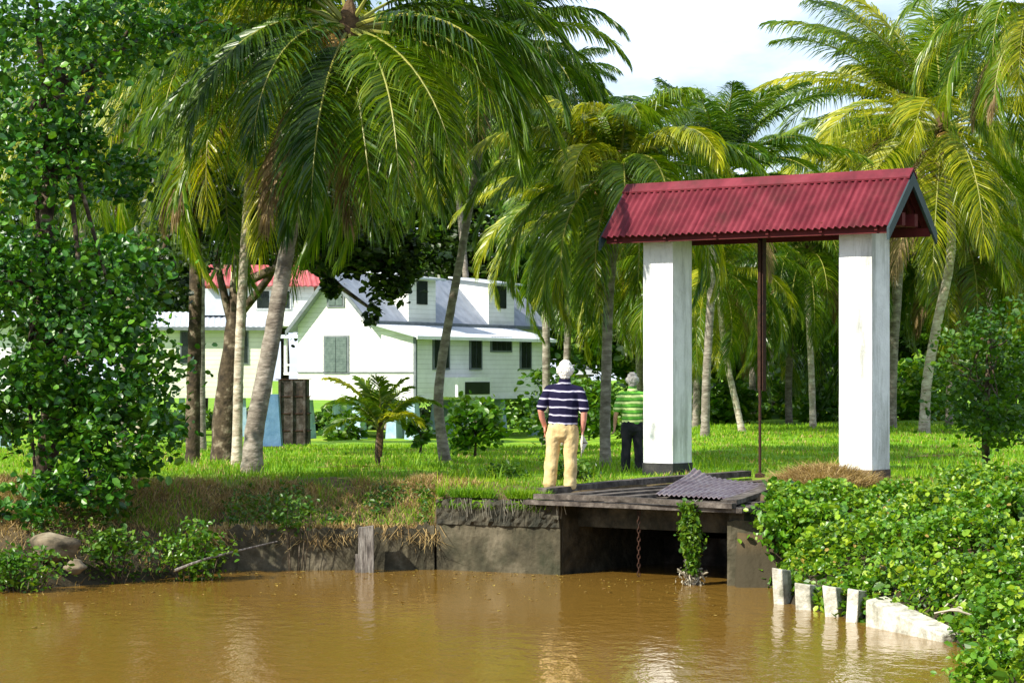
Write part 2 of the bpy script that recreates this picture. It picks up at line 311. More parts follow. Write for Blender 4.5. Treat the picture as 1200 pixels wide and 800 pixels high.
# ------------------------------------------------------------------ corrugated sheet
def corrugated(s, A, B, C_, D_, pitch, amp, mi=0, under=None, mi2=0, rows=6, th=.012, bend=None):
    """A-B is the eave line, D-C the ridge line; corrugations run from eave to ridge."""
    A, B, C_, D_ = [np.asarray(q, float) for q in (A, B, C_, D_)]
    Lw = np.linalg.norm(B-A); n = max(2, int(Lw/pitch*8)); u = np.linspace(0, 1, n+1); v = np.linspace(0, 1, rows+1)
    nrm = np.cross(B-A, D_-A); nrm /= np.linalg.norm(nrm)
    U, V = np.meshgrid(u, v)
    P = (A[None, None]*(1-U[..., None])+B*U[..., None])*(1-V[..., None])+(D_*(1-U[..., None])+C_*U[..., None])*V[..., None]
    off = amp*np.sin(U*Lw/pitch*2*np.pi)
    if bend is not None: off = off+bend(U, V)
    for k, mm in ((0, mi), (-th, mi2)):
        Q = P+nrm*(off+k)[..., None]
        i = np.arange(rows)[:, None]*(n+1); j = np.arange(n)[None]
        f = np.stack([i+j, i+j+1, i+n+1+j+1, i+n+1+j], -1).reshape(-1, 4)
        if k: f = f[:, ::-1]
        s.add(Q, f, mm)
    # rim
    Q0 = P+nrm*off[..., None]; Q1 = P+nrm*(off-th)[..., None]
    for e0, e1 in ((Q0[0], Q1[0]), (Q0[-1], Q1[-1]), (Q0[:, 0], Q1[:, 0]), (Q0[:, -1], Q1[:, -1])):
        k = len(e0); jj = np.arange(k-1); s.add(np.vstack([e0, e1]), np.stack([jj, jj+1, k+jj+1, k+jj], -1), mi)

def v3(xy, z): return np.array([xy[0], xy[1], z])

# ------------------------------------------------------------------ sluice gate
GL = np.array([2.5, 38.4]); TR = 3.565
gate = thing('sluice_gate', 'white pillared sluice gate frame under a small red corrugated roof', 'sluice gate', (*(GL+D*TR/2), 0))
def gp(a, b, z): q = GL+D*a+NN*b; return np.array([q[0], q[1], z])
def gM(v): return np.array([gp(*q) for q in v])
for k, (t0, zb, m) in enumerate(((0, .19, 'plinth'), (TR, .17, 'plinth_w'))):
    h = .28
    s = Shape(); rows = 12
    zz = np.linspace(zb, 3.83, rows+1)
    rr = np.random.default_rng(k)
    ring = [(-h, -h), (-.3*h, -h-.004), (h, -h), (h, h), (-h, h)]
    vs = []
    for z in zz:
        for (a, b_) in ring: vs.append(gp(t0+a*(1+rr.normal(0, .004)), b_*(1+rr.normal(0, .004)), z))
    kk = len(ring); fs = [[r_*kk+q, r_*kk+(q+1) % kk, (r_+1)*kk+(q+1) % kk, (r_+1)*kk+q] for r_ in range(rows) for q in range(kk)]
    s.add(vs, fs)
    s.add([vs[-kk], vs[-kk+2], vs[-kk+3], vs[-kk+4]], [[0, 1, 2, 3]])
    col = s.build('pillar', M['white'], gate)
    bs = Shape().box((t0-h-.012, -h-.012, -.15), (t0+h+.012, h+.012, zb+.003), M=gM).build('plinth', M[m], gate); bs.parent = col; bs.location = (0, 0, 0)
E0, E1, RZ, EZ, HW = -.784, 4.385, 4.66, 3.80, .75
s = Shape()
corrugated(s, gp(E0, -HW, EZ), gp(E1, -HW, EZ), gp(E1, 0, RZ), gp(E0, 0, RZ), .118, .022, 0, mi2=1, bend=lambda U, V: .008*((U*6) % 1)+.006*np.sin(U*23)*(1-V))
corrugated(s, gp(E1, HW, EZ), gp(E0, HW, EZ), gp(E0, 0, RZ), gp(E1, 0, RZ), .118, .022, 0, mi2=1)
roof = s.build('roof', [M['red_roof'], M['red_under']], gate)
s = Shape()
for sg in (-1, 1):
    s.hexa([gp(E0-.01, 0, RZ+.012), gp(E1+.01, 0, RZ+.012), gp(E1+.01, sg*.13, RZ-.125), gp(E0-.01, sg*.13, RZ-.125),
            gp(E0-.01, 0, RZ+.04), gp(E1+.01, 0, RZ+.04), gp(E1+.01, sg*.135, RZ-.10), gp(E0-.01, sg*.135, RZ-.10)])
o = s.build('ridge_cap', M['red_roof'], gate); o.parent = roof; o.location = (0, 0, 0)
for a in (E0, E1):
    for sg in (-1, 1):
        s = Shape(); a0, a1 = (a-.03, a+.012)
        s.hexa([gp(a0, 0, RZ-.23), gp(a1, 0, RZ-.23), gp(a1, sg*(HW+.02), EZ-.21), gp(a0, sg*(HW+.02), EZ-.21),
                gp(a0, 0, RZ-.025), gp(a1, 0, RZ-.025), gp(a1, sg*(HW+.02), EZ-.03), gp(a0, sg*(HW+.02), EZ-.03)])
        s.build('barge_board', M['barge'], gate)
# beams, joists and rafters under the roof
for b_ in (-.20, .20):
    Shape().box((E0+.05, b_-.05, 3.832), (E1-.05, b_+.05, 4.02), M=gM).build('tie_beam', M['red_under'], gate)
for sg in (-1, 1):
    Shape().box((E0+.04, sg*.62-.03, 3.70), (E1-.04, sg*.62+.03, 3.83), M=gM).build('wall_plate', M['red_under'], gate)
for q, a in enumerate(np.linspace(E0+.25, E1-.25, 6)):
    s = Shape()
    for sg in (-1, 1):
        s.hexa([gp(a-.025, 0, RZ-.14), gp(a+.025, 0, RZ-.14), gp(a+.025, sg*.70, EZ-.06), gp(a-.025, sg*.70, EZ-.06),
                gp(a-.025, 0, RZ-.04), gp(a+.025, 0, RZ-.04), gp(a+.025, sg*.70, EZ+.01), gp(a-.025, sg*.70, EZ+.01)])
    s.box((a-.022, -.66, 3.835), (a+.022, .66, 3.90), M=gM)
    s.build('rafter', M['red_under'], gate)
# lifting gear: iron channel guide with screw spindle and nut
am = 1.76
s = Shape().box((am-.048, -.05, 1.35), (am-.035, .05, 3.83), M=gM).box((am+.035, -.05, 1.35), (am+.048, .05, 3.83), M=gM).box((am-.034, -.012, 1.36), (am+.034, -.002, 3.82), M=gM)
guide = s.build('spindle_guide', M['rust'], gate)
s = Shape().tube([gp(am, -.06, z) for z in np.linspace(-1.4, 3.7, 60)], [.021+.004*(q % 2) for q in range(60)], 8)
spn = s.build('lifting_spindle', M['rust'], gate, smooth=True)
s = Shape().tube([gp(am, -.06, z) for z in (.0, .005, .06, .07)], [.075, .08, .08, .04], 6)
o = s.build('spindle_nut', M['rust'], gate); o.parent = spn; o.location = (0, 0, 0)
# the gate leaf itself, down in the dark of the culvert
# ------------------------------------------------------------------ canal walls and culvert
rng = np.random.default_rng(5)
def cM(v): return np.array([[*(CL+D*q[0]+NN*q[1]), q[2]] for q in v])
def wall_panel(s, p0, p1, z0, z1, th=.28, n=24, rz=.015, rows=7, prot=.01):
    """rough panel between two ground points, front face towards the camera"""
    p0, p1 = np.array(p0, float), np.array(p1, float); d = (p1-p0)/np.linalg.norm(p1-p0); b = np.array([-d[1], d[0]])
    us = np.linspace(0, 1, n+1); top = z1+rng.normal(0, rz, n+1)
    G0 = []
    for r_ in range(rows+1):
        for k, u in enumerate(us):
            q = p0+(p1-p0)*u - b*abs(rng.normal(0, prot)); G0.append([q[0], q[1], z0+(top[k]-z0)*r_/rows])
    i_ = np.arange(rows)[:, None]*(n+1); j_ = np.arange(n)[None]
    s.add(G0, np.stack([i_+j_, i_+j_+1, i_+n+1+j_+1, i_+n+1+j_], -1).reshape(-1, 4))
    back = [[*(p0+(p1-p0)*u+b*th), top[k]] for k, u in enumerate(us)]; fr = G0[-(n+1):]
    jj = np.arange(n); s.add(fr+back, np.stack([jj, jj+1, n+1+jj+1, n+1+jj], -1))
    for e in (0, n):
        q0 = G0[e]; q1 = G0[rows*(n+1)+e]; q2 = back[e]; q3 = [q2[0], q2[1], z0]; s.add([q0, q1, q2, q3], [[0, 1, 2, 3]])
    bb = [[*(p0+b*th), z0], [*(p1+b*th), z0], back[-1], back[0]]; s.add(bb, [[0, 1, 2, 3]])
cw = Shape(); wall_panel(cw, (-4.35, 33.62), (-1.10, 33.82), -2.4, -.55, n=60, rz=.03, rows=14, prot=.012)
tag(cw.build('canal_wall', M['concrete'], smooth=False), 'low stained concrete canal wall below the dry grass, left of the culvert', 'retaining wall')
culv = thing('culvert', 'concrete culvert with a square dark mouth opening on the brown canal', 'culvert', (*(CL+D*CW/2), -1.2))
s = Shape(); wall_panel(s, (-1.07, 33.84), tuple(CL), -2.4, -.50, n=40, rz=.004, rows=12, prot=.006); s.build('wing_wall', M['concrete'], culv)
s = Shape(); d_ = np.array([-1.07-CL[0], 33.84-CL[1]]); wall_panel(s, (-1.07+.01, 33.82), (CL[0]-.01, CL[1]-.02), -.497, -.16, th=.30, n=40, rz=.03, rows=6, prot=.025); s.build('wall_cap', M['concrete_dark'], culv)
s = Shape(); wall_panel(s, tuple(CRt), tuple(CRt+np.array([.72, -.30])), -2.4, -.30, n=14, rz=.02, rows=12, prot=.008); s.build('abutment', M['concrete'], culv)
for a0, a1 in ((-.22, 0), (CW, CW+.22)):
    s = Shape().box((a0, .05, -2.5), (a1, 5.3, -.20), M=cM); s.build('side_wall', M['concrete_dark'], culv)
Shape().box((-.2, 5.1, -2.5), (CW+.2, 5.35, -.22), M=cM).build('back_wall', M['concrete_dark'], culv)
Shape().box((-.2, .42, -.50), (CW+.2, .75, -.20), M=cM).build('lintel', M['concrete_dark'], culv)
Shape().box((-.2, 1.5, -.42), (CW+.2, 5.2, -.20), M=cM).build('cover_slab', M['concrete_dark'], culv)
Shape().box((0.0, 2.6, -2.4), (CW, 2.68, -.75), M=cM).build('gate_leaf', M['tank'], culv)

# deck of boards over the culvert
deck = thing('plank_deck', 'grey board deck laid over the culvert mouth beside the striped shirted man', 'deck', (*(CL+D*CW/2+NN*2), -.15))
for k in range(17):
    b0 = -.22+k*.30
    s = Shape(); z = -.165+rng.normal(0, .008)
    s.box((-.45+rng.normal(0, .05), b0, z), (CW+.35-.42*max(b0, 0)+rng.normal(0, .04), b0+.27, z+.06), M=cM); s.build('board', M['timber_f'], deck)
def plank(a0, b0, a1, b1, z0, z1, w_, th, name, m, label, group=None, cat='plank'):
    p0 = CL+D*a0+NN*b0; p1 = CL+D*a1+NN*b1; d = (p1-p0)/np.linalg.norm(p1-p0); q = np.array([-d[1], d[0]])*w_/2
    n = 10; s = Shape(); rows_ = []
    for t_ in np.linspace(0, 1, n+1):
        c = p0+(p1-p0)*t_; z = z0+(z1-z0)*t_+.012*math.sin(t_*5+a0); ww = 1+rng.normal(0, .03)
        rows_ += [v3(c-q*ww, z), v3(c+q*ww, z), v3(c+q*ww, z+th), v3(c-q*ww, z+th)]
    fs = [[i_*4+k, i_*4+(k+1) % 4, (i_+1)*4+(k+1) % 4, (i_+1)*4+k] for i_ in range(n) for k in range(4)]+[[3, 2, 1, 0], [n*4, n*4+1, n*4+2, n*4+3]]
    s.add(rows_, fs); o = s.build(name, m)
    return tag(o, label, cat, group)
plank(-.40, .10, -.25, 5.3, -.06, .03, .20, .09, 'long_beam', M['timber_f'], 'long grey beam along the left edge of the culvert deck, nearest the standing man', cat='beam')
plank(.02, .0, .45, 5.2, -.085, -.03, .24, .045, 'loose_plank', M['timber_f'], 'long weathered plank lying second from the left edge of the deck')
plank(.55, -.05, .75, 4.4, -.08, -.04, .20, .04, 'loose_plank', M['timber_f'], 'weathered plank lying beside the curled roofing sheet')
plank(-.30, -.17, 2.95, -.24, -.10, -.115, .10, .07, 'edge_beam', M['timber_f'], 'rough timber beam lying along the water side edge of the deck', cat='beam')
plank(2.78, -.1, 1.0, 4.3, -.09, -.03, .22, .06, 'side_beam', M['timber_f'], 'timber beam along the right edge of the deck next to the vines', cat='beam')
# corrugated sheets on the deck
s = Shape()
corrugated(s, (1.98, 32.9, -.03), (2.98, 32.0, -.045), (3.85, 34.7, .0), (2.78, 36.6, .07), .085, .013, rows=10, bend=lambda U, V: .03*np.sin(V*3)*(1-U)+.10*np.exp(-(U/.16)**2)*V**5+.05*U*(1-U)*V-.02*np.sin(U*3)*V)
tag(s.build('roofing_sheet', M['sheet']), 'purplish grey corrugated roofing sheet with a curled corner lying on the deck', 'roofing sheet')
plank(.95, -.02, 1.20, 4.6, -.09, -.05, .22, .035, 'loose_plank', M['timber_f'], 'weathered plank partly under the left edge of the curled roofing sheet')

# mooring post in the water
pb = at(429, 672, 33.4); post = thing('mooring_post', 'grey square wooden post standing in the water against the left canal wall', 'post', (pb[0], pb[1], -2))
s = Shape(); x0, y0 = pb[0], pb[1]
s.hexa([[x0-.095, y0-.09, -2.2], [x0+.115, y0-.09, -2.2], [x0+.115, y0+.11, -2.2], [x0-.095, y0+.11, -2.2], [x0-.105, y0-.09, -.53], [x0+.105, y0-.09, -.50], [x0+.105, y0+.11, -.50], [x0-.105, y0+.11, -.53]])
s.build('shaft', M['timber'], post)
Shape().box((x0-.15, y0-.06, -2.2), (x0-.108, y0+.05, -.90)).build('side_batten', M['timber'], post)

# chain hanging below the deck
s = Shape(); cx, cy = (CL+D*1.28+NN*.02)
for k in range(15):
    z = -.25-k*.058; a = (k % 2)*math.pi/2; ring = [(cx+.02*math.cos(t)*math.cos(a), cy+.02*math.cos(t)*math.sin(a)-.13, z+.036*math.sin(t)) for t in np.linspace(0, 2*math.pi, 10)]
    s.tube(ring, .008, 5, cap=False)
tag(s.build('chain', M['rust']), 'rusty chain hanging in the dark culvert mouth', 'chain')

# concrete piles and slab along the right bank
def pile(px, py, Y, w_, h_, th, lean, label, name='concrete_pile', cat='pile', rot=0):
    c = at(px, py, Y); x0, y0 = c[0], c[1]; zt = WATER+h_
    v = [[-w_/2, -th/2, -2.2], [w_/2, -th/2, -2.2], [w_/2, th/2, -2.2], [-w_/2, th/2, -2.2], [-w_/2*.9, -th/2, zt], [w_/2*.9, -th/2, zt-.03], [w_/2*.9, th/2, zt-.02], [-w_/2*.9, th/2, zt+.02]]
    ca, sa = math.cos(rot), math.sin(rot); vv = []
    for a, b_, z in v: vv.append([x0+a*ca-b_*sa+lean*(z-WATER), y0+a*sa+b_*ca, z])
    s = Shape(); s.hexa(vv); o = s.build(name, M['concrete_pale'])
    bv = o.modifiers.new('b', 'BEVEL'); bv.width = .015; bv.segments = 2
    return tag(o, label, cat, 'concrete piles along the right bank' if name == 'concrete_pile' else None)
pile(918, 708, 28.9, .30, .42, .14, -.06, 'pale concrete pile nearest the culvert, leftmost of the bank piles', rot=R(60))
pile(947, 716, 28.2, .32, .30, .20, -.05, 'pale concrete pile second from the culvert, under the vines', rot=R(60))
pile(980, 722, 27.4, .30, .34, .17, -.10, 'pale concrete pile third from the culvert, mossy and leaning', rot=R(60))
pile(1003, 732, 26.8, .30, .36, .14, .05, 'pale concrete pile fourth from the culvert, beside the long slab', rot=R(60))
pa = at(1014, 735, 26.3); pc = at(1104, 754, 24.7)
s = Shape()
a2 = np.array([pa[0], pa[1]]); c2 = np.array([pc[0], pc[1]]); dd = (c2-a2)/np.linalg.norm(c2-a2); bb = np.array([-dd[1], dd[0]])
if bb[0] < 0: bb = -bb
v = []
for (p_, zt) in ((a2, -.72), (c2, -1.06)):
    v.append((p_, zt))
s.hexa([v3(a2, -2.2), v3(c2, -2.2), v3(c2+bb*.25, -2.2), v3(a2+bb*.25, -2.2), v3(a2, -.86), v3(c2, -1.07), v3(c2+bb*.25, -1.05), v3(a2+bb*.25, -.82)])
o = s.build('concrete_slab', M['concrete_pale']); bv = o.modifiers.new('b', 'BEVEL'); bv.width = .02; bv.segments = 2
tag(o, 'long pale sloping concrete slab at the water edge below the vines', 'slab')

# boulder on the left bank
def boulder(px, py, Y, r_, label, seed, sq=.7):
    c = at(px, py, Y); rg = np.random.default_rng(seed); s = Shape(); n = 12; m_ = 16; V = []
    ph = rg.uniform(0, 6, 6)
    for a in np.linspace(0, np.pi, n):
        for b_ in np.linspace(0, 2*np.pi, m_, endpoint=False):
            d = np.array([math.sin(a)*math.cos(b_), math.sin(a)*math.sin(b_), math.cos(a)])
            rr = r_*(1+.16*math.sin(3*d[0]+ph[0])+.12*math.sin(5*d[2]+ph[1])+.10*math.sin(6*d[1]+ph[2]))
            V.append(c+d*rr*np.array([1.25, .9, sq]))
    f = [[i*m_+j, i*m_+(j+1) % m_, (i+1)*m_+(j+1) % m_, (i+1)*m_+j] for i in range(n-1) for j in range(m_)]
    s.add(V, f); tag(s.build('boulder', M['rock'], smooth=True), label, 'rock')
boulder(66, 640, 31.2, .25, 'tan boulder on the left bank below the big leafy tree', 1)
boulder(88, 664, 31.0, .13, 'small stone at the foot of the tan boulder', 2)

# ------------------------------------------------------------------ houses
class Frame:                                   # local axes: s along the side, g across, z up
    def __init__(f, N, sx): f.N = np.array(N, float); f.s = np.array(sx, float)/np.linalg.norm(sx); f.g = np.array([-f.s[1], f.s[0]])
    def p(f, l, w_, z): q = f.N+f.s*l+f.g*w_; return np.array([q[0], q[1], z])
    def M(f, v): return np.array([f.p(*q) for q in v])
def add_box(parent, F, lo, hi, name, m, sub=None):
    o = Shape().box(lo, hi, M=F.M).build(name, m, parent)
    if sub is not None: o.parent = sub; o.location = (0, 0, 0)
    return o
def pier(parent, F, l, w_, zb, zt, m, b0=.28, b1=.17):
    s = Shape(); s.hexa([F.p(l-b0, w_-b0, zb), F.p(l+b0, w_-b0, zb), F.p(l+b0, w_+b0, zb), F.p(l-b0, w_+b0, zb), F.p(l-b1, w_-b1, zt), F.p(l+b1, w_-b1, zt), F.p(l+b1, w_+b1, zt), F.p(l-b1, w_+b1, zt)])
    return s.build('pier', m, parent)
H = Frame((-4.04, 100), (.48, .877))
zf, ze, zu, zr_ = .63, 3.24, 3.72, 5.89
LL, LM, WL, WM = 11.7, 15.5, 2.05, 5.9; WR = (WL+WM)/2
house = thing('stilt_house', 'large white clapboard house on pale blue piers with two dormers', 'house', (*(H.N+H.s*6+H.g*3), -1.2))
# walls: lean-to aisle and main body
s = Shape(); s.hexa([H.p(0, 0, zf), H.p(LL, 0, zf), H.p(LL, WL, zf), H.p(0, WL, zf), H.p(0, 0, ze), H.p(LL, 0, ze), H.p(LL, WL, zu-.05), H.p(0, WL, zu-.05)])
s.build('aisle_wall', M['clap'], house)
s = Shape(); a = [(WL+.01, zf), (WM, zf), (WM, zu), (WR, zr_-.08), (WL+.01, zu)]
vs = [H.p(0, w_, z) for w_, z in a]+[H.p(LM, w_, z) for w_, z in a]
s.add(vs, [[0, 1, 2, 4], [2, 3, 4, 4], [5, 9, 7, 6], [7, 9, 8, 8], [0, 5, 6, 1], [1, 6, 7, 2], [2, 7, 8, 3], [3, 8, 9, 4], [4, 9, 5, 0]])
s.build('main_wall', M['clap'], house)
add_box(house, H, (-.06, -.06, zf-.14), (LL+.06, WM+.06, zf-.003), 'sill_beam', M['trim'])
add_box(house, H, (-.05, -.05, 1.63), (-.003, WM, 1.69), 'string_board', M['grey_trim'])
add_box(house, H, (-.035, -.035, zf+.005), (.09, .09, ze-.02), 'corner_board', M['grey_trim'])
# roofs
s = Shape(); ov = .45
corrugated(s, H.p(-ov, -.32, ze-.09), H.p(LL+ov, -.32, ze-.09), H.p(LL+ov, WL+.02, zu+.03), H.p(-ov, WL+.02, zu+.03), .25, .018, rows=2, th=.04)
s.build('aisle_roof', M['metal_roof'], house)
s = Shape()
corrugated(s, H.p(-ov, WL-.12, zu-.02), H.p(LM+.4, WL-.12, zu-.02), H.p(LM+.4, WR, zr_+.02), H.p(-ov, WR, zr_+.02), .6, .006, rows=2, th=.06)
corrugated(s, H.p(LM+.4, WM+.3, zu-.30), H.p(-ov, WM+.3, zu-.30), H.p(-ov, WR, zr_+.02), H.p(LM+.4, WR, zr_+.02), .6, .006, rows=2, th=.06)
mr = s.build('main_roof', M['slate_roof'], house)
for sg, we, zz in ((0, WL-.15, zu-.12), (1, WM+.32, zu-.38)):
    s = Shape(); s.hexa([H.p(-ov-.05, WR, zr_-.20), H.p(-ov-.003, WR, zr_-.20), H.p(-ov-.003, we, zz-.12), H.p(-ov-.05, we, zz-.12), H.p(-ov-.05, WR, zr_+.05), H.p(-ov-.003, WR, zr_+.05), H.p(-ov-.003, we, zz+.10), H.p(-ov-.05, we, zz+.10)])
    s.build('barge_board', M['grey_trim'], house)
s = Shape(); s.box((-ov, -.36, ze-.20), (LL+ov, -.325, ze-.06), M=H.M); s.build('gutter', M['trim'], house)
s = Shape(); s.box((-ov, WL-.22, zu-.02), (LM, WL-.14, zu+.12), M=H.M); s.build('roof_flashing', M['grey_trim'], house)
# dormers
def roof_w(z): return WL+(z-zu)/(zr_-zu)*(WR-WL)
def dormer(l0, l1, zt):
    w0 = WL+.02
    s = Shape(); s.hexa([H.p(l0, w0, zu), H.p(l1, w0, zu), H.p(l1, w0+2.0, zu), H.p(l0, w0+2.0, zu), H.p(l0, w0, zt), H.p(l1, w0, zt), H.p(l1, w0+1.6, zt+.25), H.p(l0, w0+1.6, zt+.25)])
    dm = s.build('dormer', M['clap'], house)
    s = Shape(); s.hexa([H.p(l0-.25, w0-.4, zt-.05), H.p(l1+.25, w0-.4, zt-.05), H.p(l1+.25, w0+2.0, zt+.26), H.p(l0-.25, w0+2.0, zt+.26), H.p(l0-.25, w0-.4, zt+.03), H.p(l1+.25, w0-.4, zt+.03), H.p(l1+.25, w0+2.0, zt+.34), H.p(l0-.25, w0+2.0, zt+.34)])
    o = s.build('dormer_roof', M['metal_roof'], house); o.parent = dm; o.location = (0, 0, 0)
    lm = (l0+l1)/2
    o = Shape().box((lm-.48, w0-.035, zt-1.12), (lm+.42, w0-.003, zt-.10), M=H.M).build('dormer_window', M['dark'], house); o.parent = dm; o.location = (0, 0, 0)
def l_of(px, w_):                                      # length along the side where the plane w_ crosses a pixel column
    k = (px-600)/FPX; q = H.N+H.g*w_; return (k*q[1]-q[0])/(H.s[0]-k*H.s[1])
l0, l1 = l_of(479, WL), l_of(511, WL); dormer(l0, l1, 5.75)
l0, l1 = l_of(573, WL), l_of(603, WL); dormer(l0, l1, 5.75)
def w_of(px):
    k = (px-600)/FPX; return (k*H.N[1]-H.N[0])/(H.g[0]-k*H.g[1])
def zpy(py, Y): return EYE+(HOR-py)/FPX*Y
# windows on the shaded side
for x0_, x1_, y0_, y1_ in ((508, 525, 396, 431), (551, 563, 396, 431), (575.6, 598, 396, 410.5), (610, 621, 397.5, 431)):
    a, b_ = l_of(x0_, 0), l_of(x1_, 0); Yd = 100+.877*(a+b_)/2
    fr = add_box(house, H, (a-.10, -.05, zpy(y1_, Yd)-.08), (b_+.10, -.002, zpy(y0_, Yd)+.06), 'window_frame', M['grey_trim'])
    n_ = max(1, int((b_-a)/.5))
    for k in range(n_+1):
        aa = a+(b_-a)*k/(n_+1); ab = a+(b_-a)*(k+1)/(n_+1)
        add_box(house, H, (aa+.02, -.065, zpy(y1_, Yd)), (ab-.02, -.052, zpy(y0_, Yd)), 'pane', M['dark'], fr)
# gable windows with louvred shutters
for x0_, x1_, y0_, y1_ in ((382, 407, 395, 436), (386, 402, 334, 358)):
    a, b_ = w_of(x1_), w_of(x0_); Yd = 100+.48*(a+b_)/2
    fr = add_box(house, H, (-.05, a-.10, zpy(y1_, Yd)-.08), (-.002, b_+.10, zpy(y0_, Yd)+.07), 'window_frame', M['grey_trim'])
    mm = (a+b_)/2
    for (aa, ab) in ((a, mm-.015), (mm+.015, b_)):
        add_box(house, H, (-.075, aa, zpy(y1_, Yd)), (-.052, ab, zpy(y0_, Yd)), 'shutter', M['shutter'], fr)
# open porch at the left end of the gable
P0, P1 = WM, WM+1.25
add_box(house, H, (1.2, P0+.01, 1.55), (5, P1+.3, 1.66), 'porch_floor', M['trim'])
add_box(house, H, (.9, P0+.01, 3.15), (5, P1+.5, 3.30), 'porch_roof', M['metal_roof'])
add_box(house, H, (3.2, P0+.01, 1.67), (3.3, P1+.3, 3.148), 'porch_wall', M['clap'])
for q in (P0+.25, P0+.85):
    add_box(house, H, (3.14, q, 1.75), (3.195, q+.35, 2.75), 'porch_window', M['dark'])
for q in (P0+.62, P1+.2):
    add_box(house, H, (1.25, q, 1.66), (1.37, q+.12, 3.148), 'porch_post', M['trim'])
add_box(house, H, (1.22, P0+.02, 1.95), (1.26, P1+.3, 2.02), 'porch_rail', M['trim'])
# landing box with a dark window on the side wall
a, b_ = l_of(527, -.6), l_of(566, -.6)
bx_ = add_box(house, H, (a, -1.0, .62), (b_, -.02, 1.45), 'side_landing', M['trim'])
add_box(house, H, (a+.6, -1.03, .72), (b_-.15, -1.003, 1.25), 'landing_window', M['dark'], bx_)
# piers
for l in (.3, 3.9, 7.8, 11.3):
    for w_ in (.3, 3.0, 5.6):
        x_, y_ = (H.N+H.s*l+H.g*w_); pier(house, H, l, w_, g0(x_, y_)-.1, zf-.14, M['blue'])
pier(house, H, .9, 1.6, -1.3, zf-.14, M['blue']); pier(house, H, .9, 4.4, -1.3, zf-.14, M['blue'])

# second house to the left, red upper roof
H2 = Frame((atx(176, 106), 106), (1, .10)); LT = (atx(322, 107.4)-atx(176, 106))
def hz(z): return EYE+(z-EYE)*106/97
h2 = thing('stilt_house', 'cream clapboard house with faded red upper roof behind the palm trunks', 'house', (*(H2.N+H2.s*3+H2.g*2), -1.2))
add_box(h2, H2, (0, 0, hz(.62)), (LT, 5, hz(3.55)), 'lower_wall', M['clap_c'])
s = Shape(); corrugated(s, H2.p(-.3, -.45, hz(3.50)), H2.p(LT+.2, -.45, hz(3.50)), H2.p(LT+.2, 1.8, hz(4.15)), H2.p(-.3, 1.8, hz(4.15)), .25, .02, rows=2, th=.04); s.build('lower_roof', M['metal_roof'], h2)
add_box(h2, H2, (-.3, -.50, hz(3.36)), (LT+.2, -.455, hz(3.50)), 'gutter', M['grey_trim'])
u0 = 2.3; u1 = atx(371, 107.5)-H2.N[0]
add_box(h2, H2, (u0+1.9, 1.0, hz(3.56)), (u1, 5, hz(5.30)), 'upper_wall', M['clap'])
s = Shape()
corrugated(s, H2.p(u0, .6, hz(5.22)), H2.p(u1+.3, .6, hz(5.22)), H2.p(u1+.1, 3, hz(6.15)), H2.p(u0, 3, hz(6.15)), .25, .02, rows=2, th=.05)
corrugated(s, H2.p(u1+.3, 5.4, hz(5.22)), H2.p(u0, 5.4, hz(5.22)), H2.p(u0, 3, hz(6.15)), H2.p(u1+.1, 3, hz(6.15)), .25, .02, rows=2, th=.05)
s.build('upper_roof', M['red_roof2'], h2)
s = Shape(); s.hexa([H2.p(u0-.4, .9, hz(4.0)), H2.p(u0+1.85, .9, hz(4.0)), H2.p(u0+1.85, 3, hz(4.0)), H2.p(u0-.4, 3, hz(4.0)), H2.p(u0-.1, 1.0, hz(5.1)), H2.p(u0+1.6, 1.0, hz(5.1)), H2.p(u0+1.6, 3, hz(5.1)), H2.p(u0-.1, 3, hz(5.1))])
s.build('blue_dormer', M['metal_roof'], h2)
for q in (u0+2.4, u0+3.3):
    fr = add_box(h2, H2, (q-.08, .95, hz(4.25)), (q+.63, .998, hz(5.05)), 'window_frame', M['trim']); add_box(h2, H2, (q, .93, hz(4.3)), (q+.55, .948, hz(5.0)), 'pane', M['dark'], fr)
for px in (218, 286, 316):
    q = atx(px, 106.4)-H2.N[0]; fr = add_box(h2, H2, (q-.22, -.05, hz(2.0)), (q+.22, -.002, hz(3.35)), 'window_frame', M['grey_trim']); add_box(h2, H2, (q-.16, -.07, hz(2.06)), (q+.16, -.052, hz(3.29)), 'pane', M['dark'], fr)
for k, px in enumerate((185, 214, 285)):
    q = atx(px, 106.4)-H2.N[0]; pier(h2, H2, q, .4, -1.3, hz(.62), M['blue'], .20, .13)
# tapered blue pier with its step, nearer than both houses
B0 = Frame((atx(311, 71), 71), (1, 0)); zb0 = g0(atx(318, 71), 71); q1 = .40
bp = thing('blue_pier', 'tapered blue painted concrete pier right of the large palm trunk, left of the dark tank', 'pier', (*(B0.N+B0.s*.2), zb0))
s = Shape(); s.hexa([B0.p(-.12, 0, zb0-.1), B0.p(q1+.08, 0, zb0-.1), B0.p(q1+.08, .6, zb0-.1), B0.p(-.12, .6, zb0-.1), B0.p(.10, .1, 1.0), B0.p(q1-.04, .1, 1.0), B0.p(q1-.04, .5, 1.0), B0.p(.10, .5, 1.0)])
s.build('shaft', M['blue_d'], bp)
Shape().box((-.25, -.25, zb0-.1), (q1+.2, -.003, zb0+.10), M=B0.M).build('step', M['concrete_dark'], bp)

